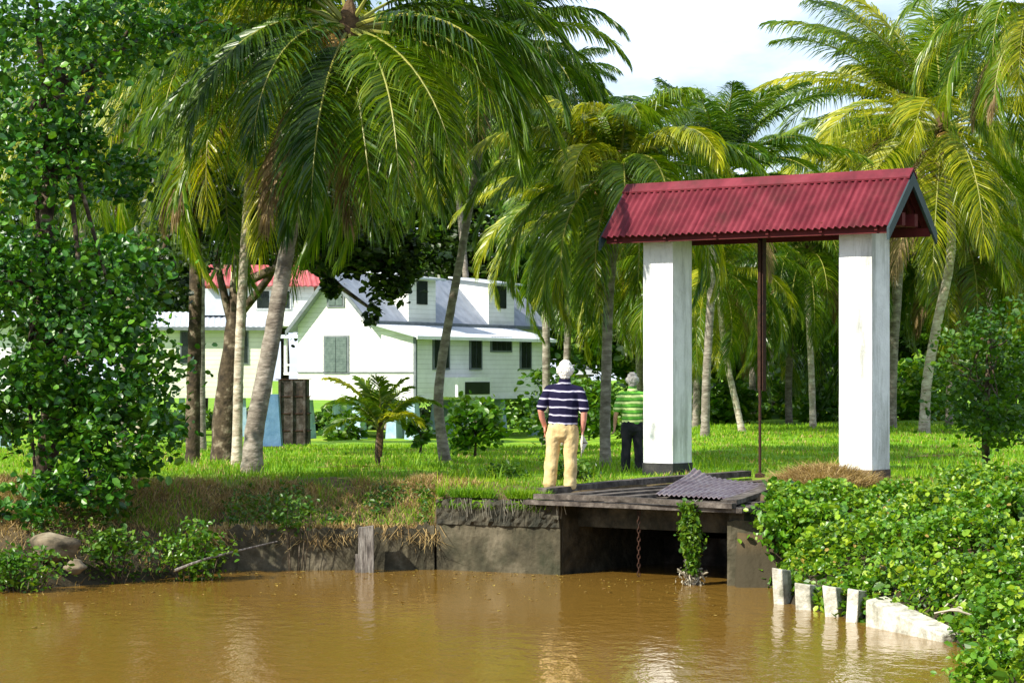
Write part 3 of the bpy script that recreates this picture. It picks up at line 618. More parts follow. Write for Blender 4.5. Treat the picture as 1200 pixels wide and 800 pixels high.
# stack of dark stained tank boxes between the houses
T0 = Frame((atx(324, 77), 77), (1, 0)); zt0 = g0(-7.2, 77)
tk = thing('water_tank', 'dark rusty boarded water tank standing between the two houses', 'water tank', (*(T0.N+T0.s*.6), zt0))
for k in range(4):
    add_box(tk, T0, (0+.02*k, 0, zt0-.02+k*.55), (1.02-.015*k, 1.0, zt0+.50+k*.55), 'tank_ring', M['tank'])
    add_box(tk, T0, (-.03, -.03, zt0+.50+k*.55+.002), (1.05, 1.03, zt0+.528+k*.55), 'hoop', M['rust'])
for q in (.1, .5, .9): add_box(tk, T0, (q-.035, -.08, zt0), (q+.035, -.035, zt0+2.15), 'batten', M['tank'])

# third building at the far left edge
H3 = Frame((atx(-60, 70), 70), (1, .05)); h3 = thing('stilt_house', 'white building with pale blue piers cut by the left edge of the photo', 'house', (*(H3.N+H3.s*.6), -1))
wl = atx(13, 70)-H3.N[0]
add_box(h3, H3, (0, 0, .25), (wl, 3, 2.6), 'wall', M['clap'])
s = Shape(); corrugated(s, H3.p(-.3, -.5, 3.15), H3.p(wl+.6, -.5, 3.15), H3.p(wl+.6, 2, 3.5), H3.p(-.3, 2, 3.5), .25, .02, rows=2, th=.05); s.build('roof', M['metal_roof'], h3)
add_box(h3, H3, (wl-.5, -.01, 2.6), (wl-.002, 1, 3.2), 'gable_wall', M['clap'])
pier(h3, H3, wl-.35, .3, -1.2, .25, M['blue'], .3, .22); pier(h3, H3, .4, .3, -1.2, .25, M['blue'], .3, .22)

# small far kiosk behind the first man
H4 = Frame((atx(662, 120), 120), (1, .3)); h4 = thing('kiosk', 'small white hut with a pale roof far behind the navy shirted man', 'hut', (*(H4.N+H4.s*.8), -1.3))
add_box(h4, H4, (0.1, 0, -1.3), (1.25, 1.2, 1.75), 'wall', M['clap_c'])
s = Shape(); s.hexa([H4.p(-.25, -.4, 1.56), H4.p(1.6, -.4, 1.56), H4.p(1.6, 1.6, 1.56), H4.p(-.25, 1.6, 1.56), H4.p(.2, .2, 2.05), H4.p(1.15, .2, 2.05), H4.p(1.15, 1, 2.05), H4.p(.2, 1, 2.05)]); s.build('roof', M['metal_roof'], h4)
add_box(h4, H4, (.35, -.04, .3), (.95, -.003, 1.3), 'window', M['dark'])

# ------------------------------------------------------------------ palms
def frond(s, L, e0, droop, az, rng, leaflen, mi, n=72, k=1.0, wind=(.10, .05), wd=.040, lean=0.0):
    N = 16; t = np.linspace(0, 1, N); el = e0-droop*t**1.25; azs = az+lean*t**1.5
    dx = np.cos(el)*np.cos(azs); dy = np.cos(el)*np.sin(azs); dz = np.sin(el); dirs = np.stack([dx, dy, dz], 1)
    P = np.zeros((N, 3)); P[1:] = np.cumsum((dirs[1:]+dirs[:-1])/2*(L/(N-1)), 0)
    s.tube(P, np.interp(t, [0, .12, 1], [.05, .028, .005])*min(1, L/3.5+.1), 5, 3, cap=False)
    ti = np.repeat(np.linspace(.17, .995, n), 2)+rng.normal(0, .003, 2*n); ti = np.clip(ti, 0, 1); sg = np.tile([1., -1.], n)
    pos = np.stack([np.interp(ti, t, P[:, q]) for q in range(3)], 1); T = np.stack([np.interp(ti, t, dirs[:, q]) for q in range(3)], 1); T /= np.linalg.norm(T, axis=1)[:, None]
    S = np.stack([-np.sin(np.interp(ti, t, azs)), np.cos(np.interp(ti, t, azs)), np.zeros(2*n)], 1); U = np.cross(T, S); U *= np.sign(U[:, 2:3]+1e-6)
    ang = np.interp(ti, [.15, .6, 1], [R(72), R(52), R(14)])+rng.normal(0, .07, 2*n)
    ll = leaflen*np.interp(ti, [.15, .3, .6, .85, 1], [.55, .92, 1, .72, .38])*(1+rng.normal(0, .07, 2*n))
    d0 = np.cos(ang)[:, None]*T+np.sin(ang)[:, None]*S*sg[:, None]+U*(.18+rng.normal(0, .07, 2*n))[:, None]
    g_ = k*(1+rng.normal(0, .18, 2*n))
    pts = [pos]; cur = pos; wv = np.array([wind[0], wind[1], 0])
    down = np.array([0, 0, -1.])
    for q, gg in enumerate((.15, .75, 1.7)):
        d = d0+(down*gg+wv*gg)*g_[:, None]; d /= np.linalg.norm(d, axis=1)[:, None]
        cur = cur+d*(ll/3)[:, None]; pts.append(cur)
    W = T*np.cos(.5)+U*np.sin(.5)*sg[:, None]; W = W+rng.normal(0, .25, W.shape); W /= np.linalg.norm(W, axis=1)[:, None]
    hw = [wd*.30, wd*.5, wd*.40, wd*.04]
    V = np.stack([np.stack([pts[q]-W*hw[q], pts[q]+W*hw[q]], 1) for q in range(4)], 1)      # (2n,4,2,3)
    m_ = 2*n; base = (np.arange(m_)*8)[:, None, None]
    f = base+np.array([[0, 1, 3, 2], [2, 3, 5, 4], [4, 5, 7, 6]])[None]
    miss = rng.random(m_) > .04
    s.add(V.reshape(-1, 3), f[miss].reshape(-1, 4), mi)

def crown_mesh(seed, L=4.2, n=34, dk_=1.0, k=1.0, mats=('palm', 'palm_y', 'palm_b'), lf=72, yel=.2, brown=2, spec=None, low=-.5, wind=(.10, .05)):
    rg = np.random.default_rng(seed); s = Shape()
    if spec is None:
        spec = []
        for q in range(n):
            f = q/(n-1); az = q*2.39996+rg.normal(0, .12); e = R(82)-f*(R(82)-low)+rg.normal(0, .08)
            spec.append((az, e, (R(75)+R(45)*(.3+.7*f)*(.8+.4*rg.random()) - max(0, -e)*.6)*dk_, L*(.72+.28*min(1, 3*f))*(1+rg.normal(0, .05)), 1 if rg.random() < yel else 0))
        for q in range(brown): spec.append((rg.uniform(0, 6.28), R(-35), R(50), L*.75, 2))
    for az, e, dr, l_, mi in spec:
        frond(s, l_, e, dr, az, rg, .19*L+.12, mi, n=lf, k=k*(1.0 if mi < 2 else 1.8), lean=rg.normal(0, .25), wind=wind)
    # spear leaf and fibrous heart
    s.tube([[0, 0, -.45], [0, 0, -.1], [0, 0, .25], [.02, 0, .5]], np.array([.13, .22, .15, .04])*min(1, L/4), 9, 4)
    s.tube([[.02, 0, .2], [.05, .03, .22*L], [.12, .05, .36*L]], [.04, .03, .008], 5, 3)
    o = s.build('crown', [M[mats[0]], M[mats[1]], M[mats[2]], M['rachis'], M['husk']], None)
    return o
CROWNS = {}
def crown_of(key, **kw):
    if key not in CROWNS:
        o = crown_mesh(**kw); CROWNS[key] = o.data; C.objects.unlink(o); bpy.data.objects.remove(o)
    return CROWNS[key]
def spline(pts, n):
    pts = np.asarray(pts, float); t = np.linspace(0, len(pts)-1, n); out_ = []
    for q in t:
        i = min(int(q), len(pts)-2); f = q-i; p0 = pts[max(i-1, 0)]; p1 = pts[i]; p2 = pts[i+1]; p3 = pts[min(i+2, len(pts)-1)]
        out_.append(.5*((2*p1)+(-p0+p2)*f+(2*p0-5*p1+4*p2-p3)*f*f+(-p0+3*p1-3*p2+p3)*f**3))
    return np.array(out_)
nut_me = None
def nuts(parent, pos, rg, n=10, r_=.12):
    global nut_me
    if nut_me is None:
        s = Shape(); a = np.linspace(0, np.pi, 9)
        s.tube([[0, 0, -math.cos(q)*1.15] for q in a], [max(.02, math.sin(q)) for q in a], 12); o = s.build('coconut', M['nut'], smooth=True); nut_me = o.data; bpy.data.objects.remove(o)
    for q in range(n):
        o = bpy.data.objects.new('coconut', nut_me); C.objects.link(o); o.parent = parent
        a = rg.uniform(2.9, 6.5); rr = rg.uniform(.22, .44); o.location = (pos[0]+rr*math.cos(a), pos[1]+rr*math.sin(a), pos[2]-.18-rg.uniform(0, .36)); o.scale = (r_,)*3
        o.rotation_euler = (rg.uniform(-.5, .5), rg.uniform(-.5, .5), 0)
def palm(label, path, Y, w0, w1, crown, rot=0, scale=1, bark_='bark_g', coco=0, seed=0, Yc=None, group='coconut palms around the houses', tilt=(0, 0), base_z=None):
    """path: pixel points from base to crown; widths in pixels at Y"""
    rg = np.random.default_rng(seed+100); Yc = Y if Yc is None else Yc
    bx, by = path[0]; X = atx(bx, Y); zb = g0(X, Y) if base_z is None else base_z
    P = [at(px, py, Y+(Yc-Y)*i/(len(path)-1)) for i, (px, py) in enumerate(path)]
    P[0][2] = zb-.15
    root = thing('palm_tree', label, 'palm tree', (X, Y, zb), group)
    n = 46; pts = spline(P, n); m2 = Y/FPX/2; rad = np.interp(np.linspace(0, 1, n), [0, .04, .12, .5, 1], [w0*m2*1.25, w0*m2*1.05, w0*m2*.86, (w0+w1)/2*m2*.9, w1*m2])
    rad = rad*(1+.035*np.where(np.arange(n) % 2, 1, -1)*.5)
    s = Shape().tube(pts, rad, 14, jit=.025, rng=rg); s.build('trunk', M[bark_], root, smooth=True)
    o = bpy.data.objects.new('crown', crown); C.objects.link(o); o.parent = root
    o.location = tuple(pts[-1]-np.array([X, Y, zb])); o.rotation_euler = (tilt[0], tilt[1], rot); o.scale = (scale,)*3
    if coco: nuts(root, pts[-1]-np.array([X, Y, zb]), rg, coco)
    return root
def A(deg): return R(deg)
# specials: azimuth measured from +X, camera looks along +Y (so -90 deg points at the camera)
main_spec_ = [(A(188), A(30), A(100), 4.3, 1), (A(200), A(8), A(70), 4.3, 0), (A(215), A(-8), A(62), 4.2, 0), (A(232), A(10), A(98), 4.3, 0), (A(250), A(-38), A(38), 4.0, 1),
             (A(258), A(-30), A(52), 4.0, 0), (A(278), A(-35), A(48), 4.2, 0), (A(291), A(-14), A(72), 4.5, 1), (A(305), A(-12), A(68), 4.3, 0), (A(322), A(15), A(100), 4.4, 0),
             (A(338), A(-5), A(72), 4.3, 0), (A(352), A(22), A(100), 4.4, 0), (A(5), A(5), A(75), 4.2, 0), (A(20), A(40), A(100), 4.3, 0), (A(60), A(20), A(90), 4.2, 0), (A(90), A(0), A(80), 4.2, 0),
             (A(120), A(30), A(95), 4.2, 0), (A(150), A(10), A(80), 4.2, 0), (A(170), A(45), A(95), 4.3, 1), (A(205), A(55), A(100), 4.0, 0), (A(330), A(58), A(95), 4.0, 0), (A(110), A(62), A(100), 3.8, 0), (A(80), A(70), A(80), 3.6, 0),
             (A(178), A(-20), A(55), 4.0, 1), (A(298), A(-48), A(35), 3.9, 0), (A(240), A(-52), A(30), 3.8, 0), (A(270), A(-62), A(20), 3.4, 2), (A(212), A(-50), A(30), 3.6, 2)]
right_spec = [(A(178), A(42), A(72), 5.2, 1), (A(165), A(60), A(62), 5.3, 0), (A(150), A(20), A(80), 5.2, 0), (A(200), A(5), A(62), 5.4, 1), (A(222), A(-8), A(66), 4.8, 1), (A(250), A(42), A(128), 3.6, 1), (A(278), A(-12), A(70), 4.9, 1), (A(210), A(30), A(100), 5.0, 1),
              (A(305), A(0), A(78), 5.2, 1), (A(325), A(10), A(92), 5.2, 1), (A(345), A(25), A(90), 5.2, 1), (A(5), A(35), A(95), 5.2, 1), (A(20), A(52), A(62), 5.2, 1), (A(40), A(66), A(48), 5.0, 0), (A(95), A(78), A(40), 4.8, 0),
              (A(140), A(72), A(46), 4.9, 1), (A(190), A(66), A(58), 4.8, 0), (A(345), A(64), A(55), 4.9, 1), (A(270), A(82), A(70), 4.2, 0), (A(290), A(-38), A(42), 4.6, 0), (A(255), A(-42), A(36), 4.4, 1), (A(320), A(-32), A(45), 4.6, 0), (A(350), A(-15), A(62), 4.8, 0), (A(40), A(5), A(80), 4.8, 0), (A(110), A(5), A(80), 4.8, 0), (A(232), A(-45), A(35), 4.2, 2)]
main_spec = [(a, b, c, d, (1 if i % 2 == 0 else e) if e != 2 else 2) for i, (a, b, c, d, e) in enumerate(main_spec_)]
main_spec += [(a+R(11), b-R(9), c*.9, d*.93, 0) for i, (a, b, c, d, e) in enumerate(main_spec_[:20]) if i % 2 and abs(math.degrees(a)-268) > 22]
cMain = crown_of('main', seed=1, L=4.2, spec=main_spec, lf=140, k=.75, mats=('palm_d', 'palm', 'palm_b'))
cRight = crown_of('right', seed=2, L=5.2, spec=right_spec, lf=120, k=.7, mats=('palm', 'palm_y', 'palm_b'))
cA = crown_of('a', seed=3, L=3.6, n=36, yel=.3, lf=125)
cB = crown_of('b', seed=4, L=4.0, n=38, yel=.15, k=.9, mats=('palm_d', 'palm', 'palm_b'), lf=110)
cC = crown_of('c', seed=5, L=4.4, n=38, yel=.3, k=.9, low=-.7, lf=110)
cD = crown_of('d', seed=6, L=4.0, n=34, yel=.2, brown=1, low=-.1, dk_=.55, k=.6, mats=('palm_d', 'palm', 'palm_b'), lf=110)
cE = crown_of('e', seed=16, L=4.2, n=34, yel=.45, dk_=.72, k=.6, lf=110)
cY = crown_of('young', seed=7, L=1.5, n=13, yel=.2, brown=0, low=.55, dk_=.6, k=.35, lf=60)

palm('large coconut palm with a grey curving trunk and drooping crown, nearest the dry bank', [(295, 556), (299, 500), (317, 405), (334, 305), (350, 225), (380, 115), (409, 34)], 38.7, 27, 14, cMain, 0, 1, coco=16, seed=1)
palm('slim pale trunked palm just left of the large curving palm', [(277, 535), (279, 470), (281, 400), (286, 300), (294, 180), (300, 80)], 42.5, 14, 10, cC, 1.1, 1.0, 'bark_w', 6, 2)
palm('slender palm with a thin leaning trunk in front of the white house side wall', [(523, 537), (514, 480), (517, 430), (527, 370), (540, 300), (558, 200), (582, 62)], 46, 14, 8, cB, .4, .78, coco=5, seed=3)
palm('palm with a straight mottled trunk between the two men', [(710, 548), (709, 500), (711, 420), (714, 340), (722, 260), (727, 205)], 43, 15, 11, cA, 2.0, .90, coco=4, seed=4)
palm('dark palm with upswept fronds behind the left white pillar', [(826, 515), (828, 440), (834, 330), (838, 212)], 62, 12, 9, cD, .8, .98, seed=5)
palm('tall sunny palm with a pale trunk right of the right white pillar', [(1083, 506), (1086, 450), (1098, 380), (1114, 300), (1112, 220), (1105, 150)], 67, 14, 10, cRight, 0, 1.14, 'bark_w', 12, 6)
palm('palm whose brown trunk rises close behind the right white pillar', [(1043, 505), (1046, 420), (1052, 330), (1057, 250), (1060, 132)], 73, 15, 11, cE, 3.0, 1.3, coco=10, seed=7)
palm('palm with a short white leaning trunk seen between the two white pillars', [(871, 504), (862, 470), (853, 430), (846, 380), (842, 320)], 68, 9, 7, cC, 4.0, .75, 'bark_w', seed=8)
palm('palm with a slim pale trunk just left of the right white pillar', [(953, 500), (951, 440), (948, 380), (944, 300)], 72, 9, 7, cB, 5.2, .85, 'bark_w', seed=9)
palm('palm behind the leafy tree at left with a pale leaning trunk', [(163, 535), (164, 460), (166, 380), (170, 280), (182, 110)], 53, 13, 10, cC, 2.6, .95, 'bark_w', 5, 10)
palm('palm with a dark leaning trunk, leftmost of the trunks over the cream house', [(140, 532), (146, 440), (154, 350), (166, 250), (178, 160)], 60, 14, 11, cB, 3.8, 1.1, seed=11)
palm('tall dark palm above the cream house, crown behind the large curving palm', [(236, 527), (235, 400), (236, 250), (238, 70)], 64, 13, 9, cB, .2, 1.1, seed=12)
palm('palm in the tree line behind the white house ridge', [(640, 520), (640, 400), (638, 250), (632, 130)], 88, 11, 8, cB, 1.5, 1.15, seed=13, group='coconut palms in the back row')
palm('palm rising over the left dormer of the white house', [(560, 515), (552, 400), (540, 260), (525, 110)], 116, 9, 7, cC, 2.2, 1.5, seed=14, group='coconut palms in the back row')
palm('palm whose crown hangs in from the right edge of the photo', [(1232, 515), (1230, 400), (1226, 200), (1222, 10)], 62, 14, 10, cC, .9, 1.05, seed=15)
palm('far palm behind the red roof at its middle', [(905, 505), (903, 420), (900, 330), (893, 275)], 95, 9, 7, cE, 2.9, 1.15, seed=16, group='coconut palms in the back row')
palm('far palm behind the right end of the red gate roof', [(1002, 503), (1004, 400), (1002, 300), (1004, 215)], 98, 9, 7, cE, .7, 1.15, seed=17, group='coconut palms in the back row')
palm('low dark palm between the brown spindle and the right pillar', [(925, 505), (924, 460), (926, 400), (930, 330)], 80, 10, 8, cB, 1.9, 1.2, seed=18, group='coconut palms in the back row')
palm('far palm at the right over the small broadleaf tree', [(1165, 500), (1163, 400), (1158, 320), (1160, 250)], 84, 9, 8, cC, 5.0, 1.05, seed=19, group='coconut palms in the back row')
palm('palm above the red roofed upper storey in the back row', [(360, 515), (356, 380), (350, 240), (345, 120)], 118, 9, 8, cB, 4.4, 1.6, seed=20, group='coconut palms in the back row')
palm('palm right of the slender leaning palm, behind the gap to the gate', [(662, 515), (664, 430), (668, 330), (672, 250)], 78, 10, 8, cC, 3.3, 1.0, seed=21, group='coconut palms in the back row')
palm('palm in the back row left of the dark mottled trunk', [(92, 515), (93, 400), (97, 260), (100, 110)], 84, 9, 8, cC, .5, 1.4, seed=22, group='coconut palms in the back row')
palm('low drooping palm just right of the left white pillar', [(815, 506), (816, 450), (812, 380), (806, 310)], 76, 10, 8, cC, 2.7, .95, seed=23, group='coconut palms in the back row')
palm('drooping palm just left of the right white pillar, tips near the spindle', [(990, 504), (990, 450), (986, 380), (980, 290)], 78, 10, 8, cB, 3.7, 1.05, seed=24, group='coconut palms in the back row')
palm('palm in the back row right of the large curving trunk, above the gable', [(455, 515), (452, 400), (448, 280), (440, 170)], 120, 9, 8, cC, 1.3, 1.4, seed=25, group='coconut palms in the back row')
def fallen(label, px, py, Y, rot, L_, m_, seed):
    X = atx(px, Y); z = g0(X, Y)+.05; s = Shape(); frond(s, L_, .12, .35, rot, np.random.default_rng(seed), .5, 0, n=50, k=.35, wd=.03)
    V = [v for v in s.v]; s.v = [np.column_stack([v[:, 0]+X, v[:, 1]+Y, np.maximum(v[:, 2]*.35, -.02)+z]) for v in V]
    tag(s.build('fallen_frond', [M[m_], M[m_], M[m_], M['palm_b']]), label, 'frond')
fallen('dry fallen palm frond lying on the lawn left of the young palm', 372, 545, 40.5, .25, 1.3, 'palm_b', 1)
fallen('dry fallen frond on the grass right of the right white pillar', 1062, 540, 45, .5, 2.0, 'palm_b', 2)
palm('palm in the back row between the brown spindle and the red roof middle', [(880, 508), (882, 460), (880, 400), (872, 330)], 86, 10, 8, cE, 5.5, 1.0, seed=26, group='coconut palms in the back row')
palm('palm in the back row close beside the tall sunny palm, fronds low', [(1112, 503), (1114, 430), (1122, 360), (1130, 280)], 78, 10, 8, cC, 1.9, 1.1, seed=27, group='coconut palms in the back row')
palm('palm in the back row just left of the left white pillar', [(752, 508), (750, 450), (748, 380), (750, 290)], 80, 10, 8, cE, 4.9, 1.1, seed=28, group='coconut palms in the back row')
# young coconut on the bank
yb = at(444, 541, 41); yg = g0(yb[0], 41)
root = thing('young_palm', 'young coconut palm with short feathery fronds on the lawn edge', 'palm tree', (yb[0], 41, yg))
s = Shape().tube(spline([[yb[0], 41, yg-.05], [yb[0]-.03, 41, yg+.35], [yb[0]+.02, 41, yg+.7]], 10), np.linspace(.05, .035, 10), 8, jit=.05, rng=rng); s.build('trunk', M['bark_d'], root, smooth=True)
o = bpy.data.objects.new('crown', cY); C.objects.link(o); o.parent = root; o.location = (.02, 0, .66); o.scale = (.8, .8, 1.0)

# ------------------------------------------------------------------ broadleaf trees and bushes
def leaves(s, P, size, rg, mi=0, up=.35, wl=.75, droop=0.0):
    n = len(P); nrm = rg.normal(0, 1, (n, 3)); nrm /= np.linalg.norm(nrm, axis=1)[:, None]; nrm[:, 2] = np.abs(nrm[:, 2])+up; nrm /= np.linalg.norm(nrm, axis=1)[:, None]
    a = rg.normal(0, 1, (n, 3)); a[:, 2] -= droop; a -= nrm*(a*nrm).sum(1)[:, None]; a /= np.linalg.norm(a, axis=1)[:, None]; b_ = np.cross(nrm, a)
    L = size*(1+rg.normal(0, .32, n)).clip(.35, 1.7)
    prof = [(0, 0, 0), (.25, .42, .05), (.70, .46, .06), (1.0, 0, -.06), (.70, -.46, .06), (.25, -.42, .05)]
    V = np.stack([P+a*(u*L)[:, None]+b_*(v*wl*L)[:, None]+nrm*(h*L)[:, None] for u, v, h in prof], 1)
    f = (np.arange(n)*6)[:, None, None]+np.array([[0, 1, 2, 3], [3, 4, 5, 0]])[None]
    s.add(V.reshape(-1, 3), f.reshape(-1, 4), mi)
def clump_points(c, r, nclump, per, rg, cr=.22, shell=.55):
    c = np.array(c, float); r = np.array(r, float)
    d = rg.normal(0, 1, (nclump, 3)); d /= np.linalg.norm(d, axis=1)[:, None]; rad = shell+(1-shell)*rg.random(nclump)**.6
    cc = c+d*r*rad[:, None]
    spread = cr*float(np.mean(r))*(.6+.8*rg.random((nclump, 1, 1)))
    P = cc[:, None]+rg.normal(0, 1, (nclump, per, 3))*spread*np.array([1, 1, .62])
    return P.reshape(-1, 3), cc
def tree(name, label, cat, base, trunk_pts, w0, w1, blobs, leaf_m, size, bark_='bark_d', seed=0, group=None, up=.35, limbs=True, dens=1.0):
    rg = np.random.default_rng(seed+500); root = thing(name, label, cat, base, group)
    if trunk_pts is not None:
        pts = spline(trunk_pts, 18); s = Shape().tube(pts, np.interp(np.linspace(0, 1, 18), [0, .1, 1], [w0*1.3, w0, w1]), 10, jit=.06, rng=rg)
        top = pts[-1]; nl = 1 if name in ('dark_tree', 'leafy_tree') else 3
        if limbs:
            for (c, r, nc, per) in blobs:
                c = np.array(c, float)
                for q in range(nl):
                    e = c+rg.normal(0, .35, 3)*np.array(r); st = pts[rg.integers(9, 18)]
                    s.tube(spline([st, (st+e)/2+rg.normal(0, .06, 3)*np.linalg.norm(e-st)+np.array([0, 0, .06])*np.linalg.norm(e-st), e], 8), np.linspace(w1*.7, w1*.15, 8), 6)
        s.build('trunk', M[bark_], root, smooth=True)
    s = Shape()
    for (c, r, nc, per) in blobs:
        P, cc = clump_points(c, r, int(nc*dens), per, rg); leaves(s, P, size, rg, 0, up)
    s.build('crown', M[leaf_m] if isinstance(leaf_m, str) else leaf_m, root)
    return root
# big glossy tree hanging over the left bank (px, py, depth, radii px)
def blob(px, py, Y, rx, ry, nc, per, dy=None):
    m_ = Y/FPX; return (at(px, py, Y), (rx*m_, (dy or rx*m_), ry*m_), nc, per)
bt = [blob(40, 90, 34, 90, 95, 60, 26), blob(135, 40, 35, 72, 46, 40, 26), blob(60, 195, 34, 66, 56, 40, 26), blob(140, 205, 35.2, 40, 34, 16, 22), blob(35, 330, 34, 70, 65, 46, 26),
      blob(120, 335, 33.6, 75, 58, 48, 26), blob(110, 430, 33.3, 92, 62, 66, 30), blob(40, 470, 33.2, 70, 60, 46, 26), blob(140, 505, 33.0, 68, 56, 44, 26), blob(100, 560, 32.6, 50, 38, 24, 22), blob(30, 590, 32.2, 40, 40, 18, 20),
      blob(-120, 250, 33, 160, 220, 110, 24, dy=2.5), blob(60, -60, 34, 160, 90, 70, 24), blob(230, 25, 36, 45, 40, 16, 20)]
X0 = atx(48, 34.5)
tree('leafy_tree', 'big glossy green leafed tree hanging over the left bank and water', 'tree', (X0, 34.5, g0(X0, 34.5)),
     [[X0, 34.5, g0(X0, 34.5)-.2], at(60, 480, 34.4), at(45, 350, 34.3), at(60, 200, 34.3), at(70, 80, 34.5)], .17, .09, bt, 'leaf_tree', .104, seed=1, up=.25, dens=1.5)
# dark mottled tree in front of the cream house
Xc = atx(262, 47)
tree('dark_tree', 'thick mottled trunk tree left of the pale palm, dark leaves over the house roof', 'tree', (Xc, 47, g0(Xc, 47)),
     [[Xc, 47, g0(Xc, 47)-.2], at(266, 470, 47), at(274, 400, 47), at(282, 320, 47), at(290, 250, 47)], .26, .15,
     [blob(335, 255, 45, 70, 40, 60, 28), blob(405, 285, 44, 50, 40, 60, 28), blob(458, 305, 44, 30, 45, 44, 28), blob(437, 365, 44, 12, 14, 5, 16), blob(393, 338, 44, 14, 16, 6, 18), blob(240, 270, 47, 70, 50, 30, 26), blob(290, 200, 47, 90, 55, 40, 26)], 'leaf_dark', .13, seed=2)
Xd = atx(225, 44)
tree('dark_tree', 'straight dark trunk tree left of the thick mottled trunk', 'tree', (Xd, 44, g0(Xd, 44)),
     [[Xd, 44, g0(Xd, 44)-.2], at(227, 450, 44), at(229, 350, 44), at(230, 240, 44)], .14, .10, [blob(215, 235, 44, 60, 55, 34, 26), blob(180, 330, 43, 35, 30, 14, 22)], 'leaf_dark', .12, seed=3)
# small tree at the right edge
Xr = atx(1156, 39)
tree('small_tree', 'small leafy tree with a thin stem at the right edge of the photo', 'tree', (Xr, 39, g0(Xr, 39)),
     [[Xr, 39, g0(Xr, 39)-.1], at(1155, 500, 39), at(1158, 440, 39), at(1160, 380, 39)], .07, .03,
     [blob(1150, 450, 39, 55, 60, 44, 34), blob(1190, 400, 39, 55, 60, 40, 34), blob(1175, 490, 38.6, 45, 35, 26, 30), blob(1120, 420, 39.5, 28, 30, 10, 26)], 'leaf_mid', .085, seed=4)
# bushes
def bush(label, px, py, Y, rx, ry, nc, per, m, size, seed, group=None, name='bush', cat='bush'):
    X = atx(px, Y); z = g0(X, Y); c = at(px, py, Y)
    st = [[X, Y, z-.05], [X+.03, Y, (z+c[2])/2], [c[0], Y, c[2]]]
    tree(name, label, cat, (X, Y, z), st, .035, .02, [blob(px, py, Y, rx, ry, nc, per)], m, size, seed=seed, group=group)
bush('bright green bush beside the slender palm in front of the white house', 556, 497, 55, 30, 30, 40, 34, 'leaf_bush', .16, 11)
bush('small low bush left of the slender palm base', 492, 505, 58, 14, 20, 12, 24, 'leaf_mid', .14, 12)
bush('dark bush below the deck end between the men and the pillar', 640, 500, 75, 30, 14, 14, 24, 'leaf_mid', .16, 13)
bush('low bush behind the tank under the white house', 405, 500, 97, 26, 18, 16, 26, 'leaf_mid', .25, 14)
bush('yellowish bush seen under the right end of the white house', 600, 485, 125, 26, 18, 20, 30, 'leaf_bright', .3, 15)
bush('leafy bush by the pale buttress, left of the cream house piers', 200, 495, 90, 34, 26, 24, 26, 'leaf_mid', .26, 16)
hedge = [(650, 470, 104, 40, 36, 'leaf_mid'), (690, 478, 98, 30, 30, 'leaf_bush'), (742, 480, 90, 36, 28, 'leaf_mid'), (800, 470, 92, 46, 40, 'leaf_mid'), (846, 478, 80, 34, 26, 'leaf_bush'), (905, 470, 88, 40, 34, 'leaf_mid'), (975, 475, 84, 40, 32, 'leaf_bush'), (1030, 470, 90, 44, 38, 'leaf_mid'), (1078, 462, 86, 34, 40, 'leaf_bright'), (1130, 455, 88, 44, 50, 'leaf_mid'), (1190, 450, 80, 50, 56, 'leaf_mid')]
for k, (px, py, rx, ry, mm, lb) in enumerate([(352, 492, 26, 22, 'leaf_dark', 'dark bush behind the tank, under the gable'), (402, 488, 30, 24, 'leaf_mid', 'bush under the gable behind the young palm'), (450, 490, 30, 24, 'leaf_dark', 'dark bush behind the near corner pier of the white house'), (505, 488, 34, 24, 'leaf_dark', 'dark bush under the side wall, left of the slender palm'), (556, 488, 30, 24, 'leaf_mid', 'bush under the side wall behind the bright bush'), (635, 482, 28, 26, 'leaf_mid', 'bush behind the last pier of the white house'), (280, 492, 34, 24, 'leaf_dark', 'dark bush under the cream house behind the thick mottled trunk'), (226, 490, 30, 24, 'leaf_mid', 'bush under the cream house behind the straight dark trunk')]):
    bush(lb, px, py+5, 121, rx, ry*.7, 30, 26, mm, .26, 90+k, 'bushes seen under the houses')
hl = ['hedge bush behind the navy shirted man', 'bush behind the mottled palm trunk between the men', 'bush behind the green shirted man', 'dark bush behind the left white pillar', 'bush at the foot of the white leaning trunk', 'bush behind the brown gate spindle', 'bush just left of the right white pillar', 'bush hidden behind the right white pillar', 'pale yellow green bush just right of the right pillar', 'bush behind the small tree stem at the right', 'bush cut by the right edge behind the small tree']
for k, (q, lb) in enumerate(zip(hedge, hl)): bush(lb, q[0], q[1], q[2], q[3], q[4], 40, 30, q[5], .24, 30+k, 'bushes along the back of the lawn')
# tree line behind
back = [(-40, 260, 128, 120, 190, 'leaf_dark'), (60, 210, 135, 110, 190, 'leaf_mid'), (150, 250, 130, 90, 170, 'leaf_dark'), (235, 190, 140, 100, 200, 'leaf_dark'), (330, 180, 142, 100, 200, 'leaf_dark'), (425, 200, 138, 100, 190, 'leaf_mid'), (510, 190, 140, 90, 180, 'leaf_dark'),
        (585, 270, 136, 80, 150, 'leaf_dark'), (660, 300, 130, 70, 140, 'leaf_mid'), (735, 320, 120, 60, 120, 'leaf_mid'), (800, 345, 116, 60, 105, 'leaf_dark'), (870, 365, 112, 55, 85, 'leaf_dark'), (935, 385, 112, 55, 80, 'leaf_dark'), (1000, 340, 112, 60, 110, 'leaf_mid'), (1070, 330, 112, 70, 120, 'leaf_dark'), (1145, 320, 112, 80, 130, 'leaf_mid'), (1220, 290, 112, 80, 160, 'leaf_mid')]
